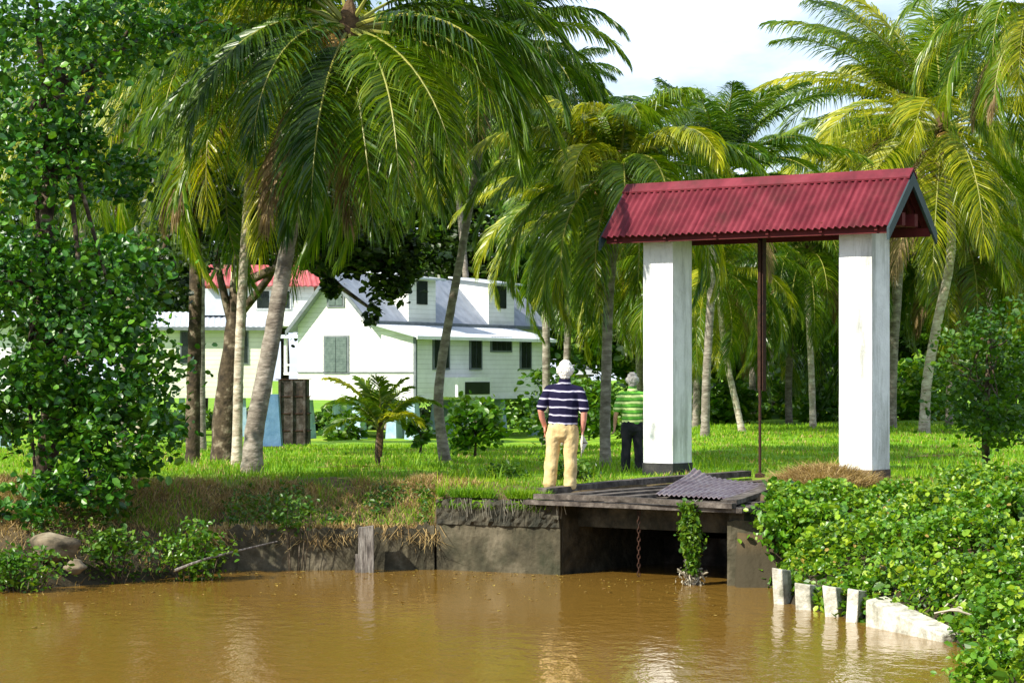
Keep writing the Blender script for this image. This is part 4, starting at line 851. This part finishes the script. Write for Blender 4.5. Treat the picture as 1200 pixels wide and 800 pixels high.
bl = ['dark tree at the far left edge of the tree line', 'tree behind the big glossy tree', 'dark tree behind the pale leaning trunk at left', 'dark tree behind the cream house, left of its red roof', 'tall dark tree behind the red roofed upper storey', 'tree behind the gable of the white house', 'dark tree behind the left dormer', 'dark tree behind the right dormer', 'tree at the right end of the white house roof', 'tree behind the palm between the men', 'dark tree behind the left pillar', 'dark tree in the gate opening, left of the spindle', 'low dark tree in the gate opening, right of the spindle', 'tree behind the right pillar', 'dark tree behind the tall sunny palm', 'tree behind the small tree at the right', 'tree line tree cut by the right edge of the photo']
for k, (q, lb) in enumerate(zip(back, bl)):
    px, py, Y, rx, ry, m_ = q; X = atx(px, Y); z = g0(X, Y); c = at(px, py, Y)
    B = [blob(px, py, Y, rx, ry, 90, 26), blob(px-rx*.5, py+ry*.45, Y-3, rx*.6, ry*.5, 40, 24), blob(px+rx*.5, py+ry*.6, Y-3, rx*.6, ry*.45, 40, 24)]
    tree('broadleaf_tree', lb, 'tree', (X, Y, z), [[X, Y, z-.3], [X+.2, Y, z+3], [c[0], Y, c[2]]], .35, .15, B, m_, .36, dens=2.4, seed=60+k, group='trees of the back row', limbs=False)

# ------------------------------------------------------------------ vines on the right bank
def cover_points(n, x0, x1, y0, y1, rg, cond):
    P = np.stack([rg.uniform(x0, x1, n), rg.uniform(y0, y1, n)], 1); return P[cond(P[:, 0], P[:, 1])]
rg = np.random.default_rng(77)
def vc(x, y):
    d = land(x, y); a, b_ = cul(x, y); q = (x-5.35)**2+(y-36.25)**2 < .5**2
    heap = (x-4.75)**2+(y-34.0)**2 < .95**2
    return (d > .05) & ~heap & ((x > 3.2) | (y < 30)) & (d < 3.6+.7*np.sin(x*2)+.5*np.sin(y*1.7)) & ~((a > -.4) & (a < CW+.42-.42*np.maximum(b_, 0)) & (b_ > -.3)) & ~q & (y < 33.1+.30*np.maximum(x-6, 0)+.3*np.sin(x*3))
P2 = cover_points(190000, 2.9, 9.5, 17, 36, rg, vc)
x, y = P2[:, 0], P2[:, 1]; d = land(x, y)
bumps = .20+.24*np.sin(x*2.6+1)*np.sin(y*2.1)+.19*np.sin(x*5.2+y*3)+.09*np.sin(y*6.3-x*2)
gap = (np.sin(x*3.1+y*1.3)+np.sin(x*1.3-y*2.7+2)+.9*np.sin(x*6.7+y*5.3)) < -1.65
hgt = np.clip(bumps+.06, .03, .50)*np.interp(d, [0, .3, 3, 4], [.5, 1, 1, .3])*np.interp(y, [31.5, 33.4], [1, .3])
z = G(x, y)+hgt*(1-.5*rg.random(len(x))**2)
keep = ~gap; P3 = np.stack([x, y, z], 1)[keep]
pt = np.sin(P3[:, 0]*1.9+P3[:, 1]*.9)+np.sin(P3[:, 0]*.9-P3[:, 1]*1.4+2)+rg.normal(0, .7, len(P3)); big = rg.random(len(P3)) < .16
s = Shape()
for q_, (mk_, sz_, up_) in enumerate(((~big & (pt < .5), .050, .35), (~big & (pt >= .5), .048, .35), (big & (pt < .2), .080, .5), (big & (pt >= .2), .076, .3))):
    leaves(s, P3[mk_], sz_, rg, (0, 1, 1, 2)[q_], up=up_, wl=.85)
yel = rg.random(len(P3)) < .010; leaves(s, P3[yel]+[0, 0, .01], .055, rg, 3, up=.3)
tag(s.build('bank_vines', [M['leaf_bright'], M['leaf_bush'], M['leaf_young'], M['leaf_old']]), 'bright green creeping vines covering the right bank', 'vines', kind='stuff')
# darker under-leaves and trailing stems
s = Shape(); P4 = P3[::5].copy(); P4[:, 2] -= .16; leaves(s, P4, .10, rg, 0, up=.2)
tag(s.build('vine_underlayer', M['leaf_mid']), 'deep green leaves beneath the creeping vines on the right bank', 'vines', kind='stuff')
# vine edge hanging at the abutment corner
s = Shape(); c = CRt+np.array([.75, -.25]); n = 2600
P = np.stack([c[0]+rg.normal(.15, .22, n), c[1]-.15+rg.normal(0, .12, n), -.05-np.abs(rg.normal(0, .33, n))], 1); leaves(s, P, .08, rg, 0, up=.1, droop=1)
tag(s.build('trailing_vine', M['leaf_bright']), 'green vine spilling over the right abutment corner of the culvert', 'vine')
# hanging vine in front of the culvert mouth, green above and withered below
vx = thing('hanging_vine', 'dark green vine hanging from the deck down to the water, withered at its tip', 'vine', (*(CL+D*2.28-NN*.22), -.1))
c = CL+D*2.28-NN*.22
n = 3000; zz = -.05-rg.random(n)*.92; wd_ = np.interp(zz, [-.97, -.3, -.05], [.07, .10, .15])*(1+.3*np.sin(zz*9))
P = np.stack([c[0]+rg.normal(0, 1, n)*wd_*.55+.02*np.sin(zz*6), c[1]+rg.normal(0, .06, n), zz], 1)
s = Shape(); leaves(s, P, .055, rg, 0, up=.0, droop=1.5); s.build('green_leaves', M['leaf_mid'], vx)
n = 420; zz = -.93-rg.random(n)*.26; P = np.stack([c[0]+.02+rg.normal(0, .07, n), c[1]+rg.normal(0, .05, n), zz], 1)
s = Shape(); leaves(s, P, .06, rg, 0, up=0, droop=1.5, wl=.4); s.build('withered_leaves', M['leaf_dry'], vx)
s = Shape()
for q in range(7): s.tube([[c[0]+rg.normal(0, .05), c[1]+rg.normal(0, .03), z_] for z_ in np.linspace(-.03, -1.15, 12)], .006, 4)
s.build('stems', M['timber'], vx)
# thin dead rootlets under the lintel
s = Shape()
for q in range(40):
    a = rg.uniform(-1.6, .2); p0 = CL+D*a*.9-NN*.03 if a > 0 else np.array([CL[0]+a, CL[1]+.5*(-a)-.12]); ln = rg.uniform(.1, .35)
    s.tube([[p0[0]+rg.normal(0, .02), p0[1]-.03, -.12-ln*t_] for t_ in (0, .5, 1)], .005, 3)
tag(s.build('roots', M['leaf_dry']), 'thin dry rootlets hanging over the top of the culvert wing wall', 'roots', kind='stuff')

# ------------------------------------------------------------------ grasses
def blades(s, P, h, w_, rg, bend=.5, mi=0, tilt=.25):
    n = len(P); a = rg.uniform(0, 2*np.pi, n); b_ = np.stack([np.cos(a), np.sin(a), np.zeros(n)], 1); c_ = np.stack([-np.sin(a), np.cos(a), np.zeros(n)], 1)
    lean = np.abs(rg.normal(0, bend, n)); t = rg.normal(0, tilt, (n, 2))
    up1 = np.stack([t[:, 0], t[:, 1], np.ones(n)], 1)
    p1 = P+up1*(h*.55)[:, None]+b_*(lean*h*.2)[:, None]; p2 = P+up1*(h*(1-.25*lean.clip(0, 2)))[:, None]+b_*(lean*h*.75)[:, None]
    W = c_*(np.broadcast_to(w_, (n,))/2)[:, None]
    V = np.stack([P-W, P+W, p1+W*.8, p1-W*.8, p2+W*.12, p2-W*.12], 1)
    f = (np.arange(n)*6)[:, None, None]+np.array([[0, 1, 2, 3], [3, 2, 4, 5]])[None]
    s.add(V.reshape(-1, 3), f.reshape(-1, 4), mi)
def patch(x, y): return np.sin(x*1.9+.7*y)+np.sin(x*.8-y*1.6+1)+.7*np.sin(x*4.3+y*3.7)
def notdeck(x, y):
    a, b_ = cul(x, y); return ~((a > -.5) & (a < CW+.40-.42*np.maximum(b_, 0)) & (b_ > -.4) & (b_ < 5.4))
rg = np.random.default_rng(9)
# green
n = 150000; y = 33+rg.random(n)**1.7*45; x = (rg.random(n)-.5)*.47*y; dd = land(x, y); brown = (y+.5*patch(x, y) < 35.6) & (x < -.8)
k = (dd > .15) & notdeck(x, y) & ((~brown) | (rg.random(n) < .85+.3*(patch(x*1.7+3, y*1.5) > .4))) & (rg.random(n) < .75+.15*patch(x, y))
x, y = x[k], y[k]; hh = (.05+.05*rg.random(len(x))+.05*(patch(x, y) > .8)*rg.random(len(x)))*np.interp(y, [34, 60, 80], [1, 1.1, 1.3])
s = Shape(); blades(s, np.stack([x, y, G(x, y)-.01], 1), hh, .012*np.interp(y, [34, 80], [1, 3.0]), rg)
tag(s.build('lawn_grass', M['grass']), 'short green grass on the lawn between the canal and the houses', 'grass', kind='stuff')
n = 26000; y = 33.5+rg.random(n)**1.5*36; x = (rg.random(n)-.5)*.47*y; k = (land(x, y) > .4) & notdeck(x, y) & (patch(x*1.3+2, y*.8) > .2); x, y = x[k], y[k]
s = Shape(); blades(s, np.stack([x, y, G(x, y)-.01], 1), .05+.08*rg.random(len(x)), .012*np.interp(y, [34, 80], [1, 3.0]), rg, bend=.9)
tag(s.build('yellow_grass', M['grass_dry']), 'yellowed grass patches in the lawn', 'grass', kind='stuff')
# tall green tufts along the edge
n = 16000; y = rg.uniform(33.3, 44, n); x = rg.uniform(-6.5, 8.5, n); tuft = np.sin(x*2.3+y)*np.sin(y*1.4-x*1.1+2)+.5*np.sin(x*5+y*4); k = (tuft > .62) & (land(x, y) > .3) & notdeck(x, y); x, y = x[k], y[k]
s = Shape(); blades(s, np.stack([x, y, G(x, y)-.01], 1), .14+.16*rg.random(len(x)), .014+0*x, rg, bend=.7)
tag(s.build('tall_grass', M['grass']), 'taller green grass tufts along the edge of the lawn', 'grass', kind='stuff')
# dry brown
n = 130000; x = rg.uniform(-9.5, 1.2, n); y = rg.uniform(30.5, 37.2, n); dd = land(x, y)
k = (dd > .02) & (rg.random(n) < np.interp(dd, [0, .9, 1.8], [.12, .3, 1])) & notdeck(x, y) & (y+.5*patch(x, y) < 35.9) & (x < -.6+.2*patch(x, y)) & (rg.random(n) < .8+.2*patch(x*2, y*2)); x, y = x[k], y[k]
s = Shape(); blades(s, np.stack([x, y, G(x, y)-.01], 1), .05+.11*rg.random(len(x))**1.6, .011+0*x, rg, bend=1.2, tilt=.6)
tag(s.build('dry_grass', M['grass_dry']), 'dry brown grass on the bank above the left canal wall', 'grass', kind='stuff')
# grass spilling over the wall top
n = 3200; x = rg.uniform(-4.4, -1.0, n); sy = np.interp(x, SX, SY); y = sy-np.abs(rg.normal(0, .05, n)); z = -.55+.04*rg.normal(0, 1, n); h = .1+.22*rg.random(n)*(1+.5*np.sin(x*4))
s = Shape(); a = np.stack([x, y+.1, z], 1); blades(s, a, -h*.9, .012+0*x, rg, bend=.9, tilt=.5)
tag(s.build('overhanging_grass', M['grass_dry']), 'dry grass hanging over the top of the left canal wall', 'grass', kind='stuff')
n = 5200; x = rg.uniform(-1.05, .5, n); sy = np.interp(x, SX, SY); k = np.sin(x*7)+np.sin(x*17+1) > -.6; x, sy = x[k], sy[k]; n = len(x)
s = Shape(); hang = rg.random(n) < .45
P = np.stack([x, sy+np.where(hang, .0, rg.random(n)*.35), np.where(hang, -.15, -.12)+0*x], 1); blades(s, P, np.where(hang, -.9, 1.0)*(.06+.12*rg.random(n)), .011+0*x, rg, bend=.9, tilt=.45)
tag(s.build('wall_top_grass', M['grass']), 'green grass fringe along the top of the culvert wing wall', 'grass', kind='stuff')
# straw heap left of the right pillar
c = at(985, 562, 36.0); n = 9000; a = rg.uniform(0, 6.28, n); rr = rg.random(n)**.5; x = 4.50+.68*rr*np.cos(a); y = 34.5+.8*rr*np.sin(a); z = G(x, y)+.26*(1-rr**1.5)*rg.random(n)
s = Shape(); blades(s, np.stack([x, y, z], 1), .12+.14*rg.random(n), .012+0*x, rg, bend=1.6, tilt=.9)
tag(s.build('straw_heap', M['grass_dry']), 'heap of dry cut grass in front of the right white pillar', 'straw', kind='stuff')
# weeds on the left bank above the water
def weeds(label, px, py, Y, rx, ry, nc, m_, size, seed):
    rg2 = np.random.default_rng(seed); X = atx(px, Y); z = g0(X, Y); root = thing('weed_clump', label, 'weeds', (X, Y, z))
    s = Shape(); P, cc = clump_points(at(px, py, Y), (rx*Y/FPX, rx*Y/FPX*.5, ry*Y/FPX), nc, 26, rg2, cr=.28, shell=.3); leaves(s, P, size, rg2, 0, up=.4, wl=.6); s.build('foliage', M[m_], root)
    s = Shape()
    for q in cc[::2]: s.tube([[X, Y, z-.05], (np.array([X, Y, z])+q)/2+[0, 0, .05], q], .006, 4)
    s.build('stems', M['bark_d'], root)
weeds('bright weeds hanging to the water in the middle of the left bank', 226, 645, 32.1, 44, 34, 40, 'leaf_bush', .07, 1)
weeds('low weeds at the water edge in the bottom left corner', 25, 665, 30.4, 48, 24, 34, 'leaf_bush', .07, 2)
weeds('broad leaved weeds right of the tan boulder', 140, 640, 31.6, 34, 26, 22, 'leaf_mid', .07, 3)
weeds('thin weeds over the left canal wall', 345, 600, 33.6, 34, 18, 14, 'leaf_mid', .06, 4)
weeds('sprawling bright weeds in the bottom right corner by the water', 1170, 790, 21.3, 60, 40, 60, 'leaf_bright', .07, 5)
weeds('leafy weeds at the lawn edge right of the right pillar', 1150, 562, 35.5, 56, 18, 40, 'leaf_bright', .09, 6)
weeds('feathery weeds between the first man and the mottled palm', 672, 548, 36, 34, 20, 24, 'leaf_mid', .07, 7)
weeds('small fern like weeds left of the first man', 590, 556, 37.5, 30, 12, 16, 'leaf_mid', .06, 8)
n = 24000; x = rg.uniform(-9.5, -1.2, n); y = rg.uniform(30.3, 35.8, n); dd = land(x, y); k = (dd > .05) & (dd < 1.9) & (np.sin(x*2.1+y)+np.sin(x*4.7-y*2.2)+.6*np.sin(x*9) > -.1)
x, y = x[k], y[k]; s = Shape(); leaves(s, np.stack([x, y, G(x, y)+.02+.16*rg.random(len(x))**2], 1), .06, rg, 0, up=.4, wl=.6)
tag(s.build('bank_weeds', M['leaf_mid']), 'low dark weeds and creepers on the steep left bank', 'weeds', kind='stuff')
n = 420; t_ = rg.random(n); x = -7.5+t_*10; y = np.interp(x, SX, SY)-.12-np.abs(rg.normal(0, .5, n))*(rg.random(n) < .8)-rg.random(n)**3*5
s = Shape(); leaves(s, np.stack([x, y, np.full(n, WATER+.006)], 1), .05, rg, 0, up=14, wl=.5)
tag(s.build('floating_leaves', M['leaf_old']), 'small fallen leaves and litter floating on the canal near the left wall', 'litter', kind='stuff')
# tangle of pale dead vine stems in the right bank cover
s = Shape()
for q in range(70):
    px0, py0 = rg.uniform(1125, 1200), rg.uniform(688, 722); Yd = 24.3+(722-py0)*.05+rg.normal(0, .1); c0 = at(px0, py0, Yd); a = rg.uniform(0, 6.28); L_ = rg.uniform(.15, .5)
    s.tube(spline([c0, c0+[math.cos(a)*L_*.5, math.sin(a)*L_*.3, rg.uniform(.02, .12)], c0+[math.cos(a)*L_, math.sin(a)*L_*.6, rg.uniform(-.08, .04)]], 6), rg.uniform(.006, .016), 4)
tag(s.build('dead_stems', M['leaf_dry']), 'tangle of pale dead stems among the vines on the right bank', 'stems', kind='stuff')
# old branches on the bank
s = Shape().tube(spline([at(205, 668, 31.6), at(240, 655, 31.7), at(300, 640, 32.6), at(325, 634, 33)], 10), np.linspace(.02, .008, 10), 6)
tag(s.build('dead_branch', M['timber']), 'thin dead branch lying across the left bank', 'branch')

# ------------------------------------------------------------------ people
def ring_tube(path, seg=14, caps=True):
    """closed tube through (x, y, z, rx, ry) sections, rounded at the ends"""
    P = np.array(path, float); s = Shape(); n = len(P)
    ext = []
    T = np.gradient(P[:, :3], axis=0); T /= np.linalg.norm(T, axis=1)[:, None]
    for e, sg in ((0, -1), (n-1, 1)):
        r_ = min(P[e, 3], P[e, 4]); add_ = []
        for q in (R(30), R(60), R(85)):
            add_.append([*(P[e, :3]+sg*T[e]*r_*math.sin(q)), P[e, 3]*math.cos(q), P[e, 4]*math.cos(q)])
        ext.append(add_)
    full = ext[0][::-1]+[list(q) for q in P]+ext[1]; full = np.array(full); m_ = len(full)
    T = np.gradient(full[:, :3], axis=0); T /= np.linalg.norm(T, axis=1)[:, None]+1e-9
    V = []
    for k in range(m_):
        t = T[k]; ref = np.array([0, 1., 0]) if abs(t[1]) < .8 else np.array([0, 0, 1.])
        a = np.cross(ref, t); a /= np.linalg.norm(a); b_ = np.cross(t, a)
        for q in np.linspace(0, 2*np.pi, seg, endpoint=False): V.append(full[k, :3]+a*full[k, 3]*math.cos(q)+b_*full[k, 4]*math.sin(q))
    f = [[i*seg+j, i*seg+(j+1) % seg, (i+1)*seg+(j+1) % seg, (i+1)*seg+j] for i in range(m_-1) for j in range(seg)]
    s.add(V, f)
    for e in (0, m_-1):
        c = full[e, :3]; k = [np.array(V[e*seg+j]) for j in range(seg)]
        s.add(k+[c], [[j, (j+1) % seg, seg, seg] if e else [(j+1) % seg, j, seg, seg] for j in range(seg)])
    return s
def fuse(name, tubes, voxel, m_, parent, smooth_it=4):
    S = Shape()
    for t in tubes:
        for v_, f_, in zip(t.v, t.f):
            pass
        V = np.vstack(t.v); F = np.vstack(t.f); S.add(V, F)
    o = S.build(name, m_, None)
    md = o.modifiers.new('r', 'REMESH'); md.mode = 'VOXEL'; md.voxel_size = voxel; md.use_smooth_shade = True
    sm = o.modifiers.new('s', 'SMOOTH'); sm.factor = .5; sm.iterations = smooth_it
    dg = bpy.context.evaluated_depsgraph_get(); me = bpy.data.meshes.new_from_object(o.evaluated_get(dg))
    o.modifiers.clear(); o.data = me; me.name = name
    if not me.materials: me.materials.append(m_)
    o.parent = parent
    return o
def hand(w_, d, side, curl=.5, size=1.0):
    """five fingered hand hanging from wrist point w_ along direction d; side = +1 thumb towards the viewer (-y)"""
    w_ = np.array(w_, float); d = np.array(d, float); d /= np.linalg.norm(d); thumb = np.array([0, -1., 0])*side; thumb -= d*(thumb@d); thumb /= np.linalg.norm(thumb)
    palm_n = np.cross(d, thumb)
    T = []
    p = w_
    T.append(ring_tube([[*(w_-d*.02), .026, .030], [*(w_+d*.03), .020, .036], [*(w_+d*.075), .018, .042], [*(w_+d*.095), .014, .038]], 10))
    for k, (o_, L) in enumerate(((.030, .072), (.010, .080), (-.011, .075), (-.031, .058))):
        b_ = w_+d*.088+thumb*o_; q0 = b_; pts = [[*q0, .0095, .0095]]; dirv = d+thumb*o_*2.0
        for j in range(3):
            ang = curl*(j+1)*.45; dv = dirv*math.cos(ang)+palm_n*math.sin(ang); dv /= np.linalg.norm(dv); q0 = q0+dv*L/3*size; pts.append([*q0, .0092-.001*j, .0092-.001*j])
        T.append(ring_tube(pts, 8))
    b_ = w_+d*.03+thumb*.030; q1 = b_+(thumb*.6+d*.8)*.035; q2 = q1+(thumb*.15+d*.95+palm_n*.3)*.03
    T.append(ring_tube([[*b_, .012, .012], [*q1, .011, .011], [*q2, .009, .009]], 8))
    return T
skin = mat('skin', [(.48, .23, .15), (.60, .32, .21)], .5, 6, spec=.35)
skin_r = mat('sunburnt_skin', [(.52, .20, .14), (.66, .30, .22)], .5, 6, spec=.35)
hair_w = mat('white_hair', [(.62, .60, .55), (.82, .80, .76)], .7, 18, .8, 60, stretch=(1, 1, .4))
hair_g = mat('grey_hair', [(.22, .21, .20), (.55, .53, .50)], .7, 18, .8, 60, stretch=(1, 1, .4))
navy = mat('navy_striped_jersey', [(.5, .5, .5)]*2, .85, 6, .5, 7, spec=.15, extra=stripes([(0, 0), (.62, (.10, .09, .17)), (.68, 1), (.80, (.20, .18, .30)), (.87, 0)], .112, (.008, .007, .028), (.62, .60, .66)))
green = mat('green_striped_jersey', [(.5, .5, .5)]*2, .85, 6, .5, 7, spec=.15, extra=stripes([(0, 0), (.36, (.16, .30, .05)), (.44, 1), (.78, (.16, .36, .03)), (.86, (.03, .17, .03))], .105, (.16, .48, .06), (.74, .86, .36)))
khaki = mat('khaki_trousers', [(.42, .30, .13), (.56, .42, .20), (.62, .48, .25)], .85, 5, 1.0, 6, spec=.15)
darkt = mat('dark_trousers', [(.012, .013, .018), (.03, .03, .036)], .85, 5, .9, 7, spec=.15)
shoe = mat('dark_shoe', [(.02, .015, .012), (.05, .04, .03)], .6, 8)
capm = mat('off_white_cap', [(.50, .46, .38), (.66, .62, .52)], .85, 8, .4)

def person(px, Y, z0, Hh, wide, label, shirt_m, pants_m, hair_m, skin_m, left_pocket=True, yaw=0, gsp=1.0, cuff=.93):
    X = atx(px, Y); k = Hh/1.75
    root = thing('person', label, 'person', (X, Y, z0)); root.rotation_euler = (0, 0, yaw)
    def S(path, w_=1.0): return ring_tube([[a*k*(w_ if abs(a) < 5 else 1), b_*k, c*k, d*k*w_, e*k*w_] for a, b_, c, d, e in path])
    W = wide
    fx = .125*gsp
    # body (continuous): legs, torso, neck, head, arms, hands  -- figure faces +Y (away from the camera)
    head = [S([(0, .035, 1.55, .060, .066), (0, .02, 1.60, .070, .088), (0, .02, 1.65, .077, .098), (0, .018, 1.69, .074, .094), (0, .01, 1.725, .045, .06)])]
    head.append(S([(0, .10, 1.615, .012, .010), (0, .128, 1.60, .014, .012)])); 
    for sg in (-1, 1):
        head.append(S([(sg*.079, .005, 1.655, .008, .016), (sg*.083, .0, 1.625, .007, .013), (sg*.078, .01, 1.60, .006, .009)]))
        head.append(S([(sg*.03, .105, 1.655, .012, .008), (sg*.032, .108, 1.648, .010, .007)]))
    head.append(S([(-.025, .108, 1.572, .008, .007), (.025, .108, 1.572, .008, .007)]))
    neck = [S([(0, -.005, 1.44, .085, .085), (0, .0, 1.50, .074, .076), (0, .012, 1.56, .070, .074)])]
    torso = [S([(0, 0, .90, .155*W, .115*W), (0, .01, 1.0, .150*W, .120*W), (0, 0, 1.15, .160*W, .12*W), (0, -.01, 1.30, .175*W, .115*W), (0, -.01, 1.40, .14*W, .085*W), (0, -.005, 1.45, .075, .065)])]
    sh = .195*W
    torso.append(S([(-sh*.85, -.005, 1.385, .055, .055), (0, -.01, 1.41, .07, .07), (sh*.85, -.005, 1.385, .055, .055)]))
    # arms: left arm in pocket or slightly out, right arm hanging
    armsL = [(-sh, -.005, 1.37, .053, .055), (-sh-.055, -.03, 1.22, .052, .054), (-sh-.085, -.045, 1.09, .046, .048), (-sh-.065, .0, .98, .041, .041), (-sh-.030, .045, .88, .032, .030)]
    armsR = [(sh, -.005, 1.37, .053, .055), (sh+.045, -.02, 1.22, .052, .054), (sh+.066, -.025, 1.10, .046, .048), (sh+.062, .0, .98, .041, .041), (sh+.05, .04, .85, .031, .029)]
    if not left_pocket: armsL = [(-sh, -.005, 1.37, .053, .055), (-sh-.05, -.01, 1.22, .048, .050), (-sh-.075, -.015, 1.10, .042, .044), (-sh-.095, .0, .98, .037, .037), (-sh-.105, .02, .85, .029, .027)]
    arms = [S(armsL), S(armsR)]
    hands = hand(np.array([armsR[-1][0], armsR[-1][1], armsR[-1][2]])*k, (.0, .12, -1), 1, .9)
    if not left_pocket: hands += hand(np.array(armsL[-1][:3])*k, (-.05, .1, -1), 1, .9)
    else: hands += hand(np.array(armsL[-1][:3])*k, (.10, .20, -1), 1, .3)
    legs = []
    for sg in (-1, 1):
        legs.append(S([(sg*.085, .0, .88, .080, .09), (sg*.10, 0, .70, .070, .075), (sg*fx, .01, .48, .052, .056), (sg*(fx+.01), -.01, .30, .050, .054), (sg*(fx+.015), -.01, .10, .034, .038), (sg*(fx+.02), .03, .045, .036, .045)]))
    fuse('body', head+neck+torso+arms+hands+legs, .0085, skin_m, root, 2)
    # hair: cap over the back and top of the head
    hr = [S([(0, -.042, 1.575, .074, .052), (0, -.036, 1.610, .106, .084), (0, -.014, 1.650, .124, .112), (0, -.005, 1.688, .118, .112), (0, 0, 1.712, .090, .092)])]
    for sg in (-1, 1): hr.append(S([(sg*.07, .0, 1.60, .014, .03), (sg*.072, .01, 1.66, .017, .05)]))
    o = fuse('hair', hr, .0075, hair_m, root, 2); dm = o.modifiers.new('d', 'DISPLACE'); tx = bpy.data.textures.new('hair_noise', 'CLOUDS'); tx.noise_scale = .035; dm.texture = tx; dm.strength = .018
    # shirt
    st = [S([(0, .0, .90, .178*W, .145*W), (0, .012, .98, .180*W, .150*W), (0, .01, 1.10, .180*W, .148*W), (0, -.005, 1.24, .190*W, .138*W), (0, -.012, 1.34, .185*W, .122*W), (0, -.012, 1.40, .145*W, .10*W), (0, -.006, 1.455, .085, .080)])]
    st.append(S([(-sh*.95, -.005, 1.375, .070, .068), (0, -.012, 1.405, .085, .085), (sh*.95, -.005, 1.375, .070, .068)]))
    for sg, ar in ((-1, armsL), (1, armsR)):
        e = ar[2]; st.append(S([(ar[0][0]*.96, ar[0][1], ar[0][2], .070, .072), (ar[1][0], ar[1][1], ar[1][2], .071, .072), ((ar[1][0]*.35+e[0]*.65), (ar[1][1]*.35+e[1]*.65), (ar[1][2]*.35+e[2]*.65), .074, .072)]))
    fuse('shirt', st, .011, shirt_m, root, 4)
    cs = [S([(0, -.005, 1.455, .098, .092), (0, -.002, 1.50, .084, .084), (0, .0, 1.515, .080, .080)])]; fuse('collar', cs, .008, shirt_m, root, 2)
    # trousers, baggy with folds
    tr = [S([(0, .0, 1.00, .160*W, .125*W), (0, .0, .90, .172*W, .145*W), (0, -.005, .82, .168*W, .145*W)])]
    for sg in (-1, 1):
        tr.append(S([(sg*.09*W, -.005, .86, .098*W, .125*W), (sg*.105*W, -.005, .74, .100*W, .115*W), (sg*(fx*.96), .0, .60, .088*W, .098*W), (sg*fx, .0, .46, .080*W, .088*W), (sg*(fx+.01), -.01, .33, .083*W, .086*W), (sg*(fx+.012), -.005, .20, .080*W, .084*W), (sg*(fx+.015), .0, .085, .080*W, .090*W)]))
    o = fuse('trousers', tr, .012, pants_m, root, 3); dm = o.modifiers.new('d', 'DISPLACE'); tx = bpy.data.textures.new('cloth_folds', 'CLOUDS'); tx.noise_scale = .15; dm.texture = tx; dm.strength = .03
    for sg in (-1, 1):
        fuse('shoe', [S([(sg*(fx+.015), -.045, .045, .046, .045), (sg*(fx+.02), .03, .045, .050, .042), (sg*(fx+.035), .13, .035, .052, .032), (sg*(fx+.045), .19, .030, .038, .025)])], .010, shoe, root, 2)
    return root, armsR, k
pz = -.03
r1, aR, k1 = person(656, 33.75, pz, 1.80, 1.14, 'white haired man in a navy striped shirt and khaki trousers standing on the deck corner', navy, khaki, hair_w, skin_r, True, R(-6), 1.0)
r2, aR2, k2 = person(741, 40.2, g0(atx(741, 40.2), 40.2)-.02, 1.66, 1.06, 'grey haired man in a green striped shirt and dark trousers half hidden by the pillar', green, darkt, hair_g, skin, False, R(4), .85)
r1.rotation_euler[1] = R(2.6)
# cap held in the first man's right hand
hc = r1.rotation_euler.to_matrix() @ Vector((aR[-1][0]*k1+.005, aR[-1][1]*k1+.01, aR[-1][2]*k1-.16)); cx, cy, cz = r1.location+hc
cp = thing('cap', 'off white cap held in the right hand of the man in khaki trousers', 'cap', (cx, cy, cz))
s = Shape(); a_ = np.linspace(0, np.pi/2, 7)
V = []; m_ = 16
for q in a_:
    for b_ in np.linspace(0, 2*np.pi, m_, endpoint=False): V.append([cx+.02+.035*math.sin(q)*math.cos(b_)*1.0-.02*math.cos(q), cy+.085*math.cos(b_)*math.cos(q*.9), cz-.02+.10*math.sin(b_)*math.cos(q*.95)])
s.add(V, [[i*m_+j, i*m_+(j+1) % m_, (i+1)*m_+(j+1) % m_, (i+1)*m_+j] for i in range(6) for j in range(m_)]); s.v = [(v-[cx, cy, cz])*1.45+[cx, cy, cz] for v in s.v]; o = s.build('cap_crown', capm, cp, smooth=True); sl = o.modifiers.new('s', 'SOLIDIFY'); sl.thickness = .006
s = Shape(); V = []
for b_ in np.linspace(0, np.pi, 12):
    V += [[cx, cy-.07*math.cos(b_), cz-.06-.06*math.sin(b_)*0], [cx-.01, cy-.075*math.cos(b_), cz-.08-.085*math.sin(b_)]]
s.add(V, [[2*i, 2*i+1, 2*i+3, 2*i+2] for i in range(11)]); s.v = [(v-[cx, cy, cz])*1.45+[cx, cy, cz] for v in s.v]; o = s.build('cap_visor', capm, cp, smooth=True); sl = o.modifiers.new('s', 'SOLIDIFY'); sl.thickness = .006
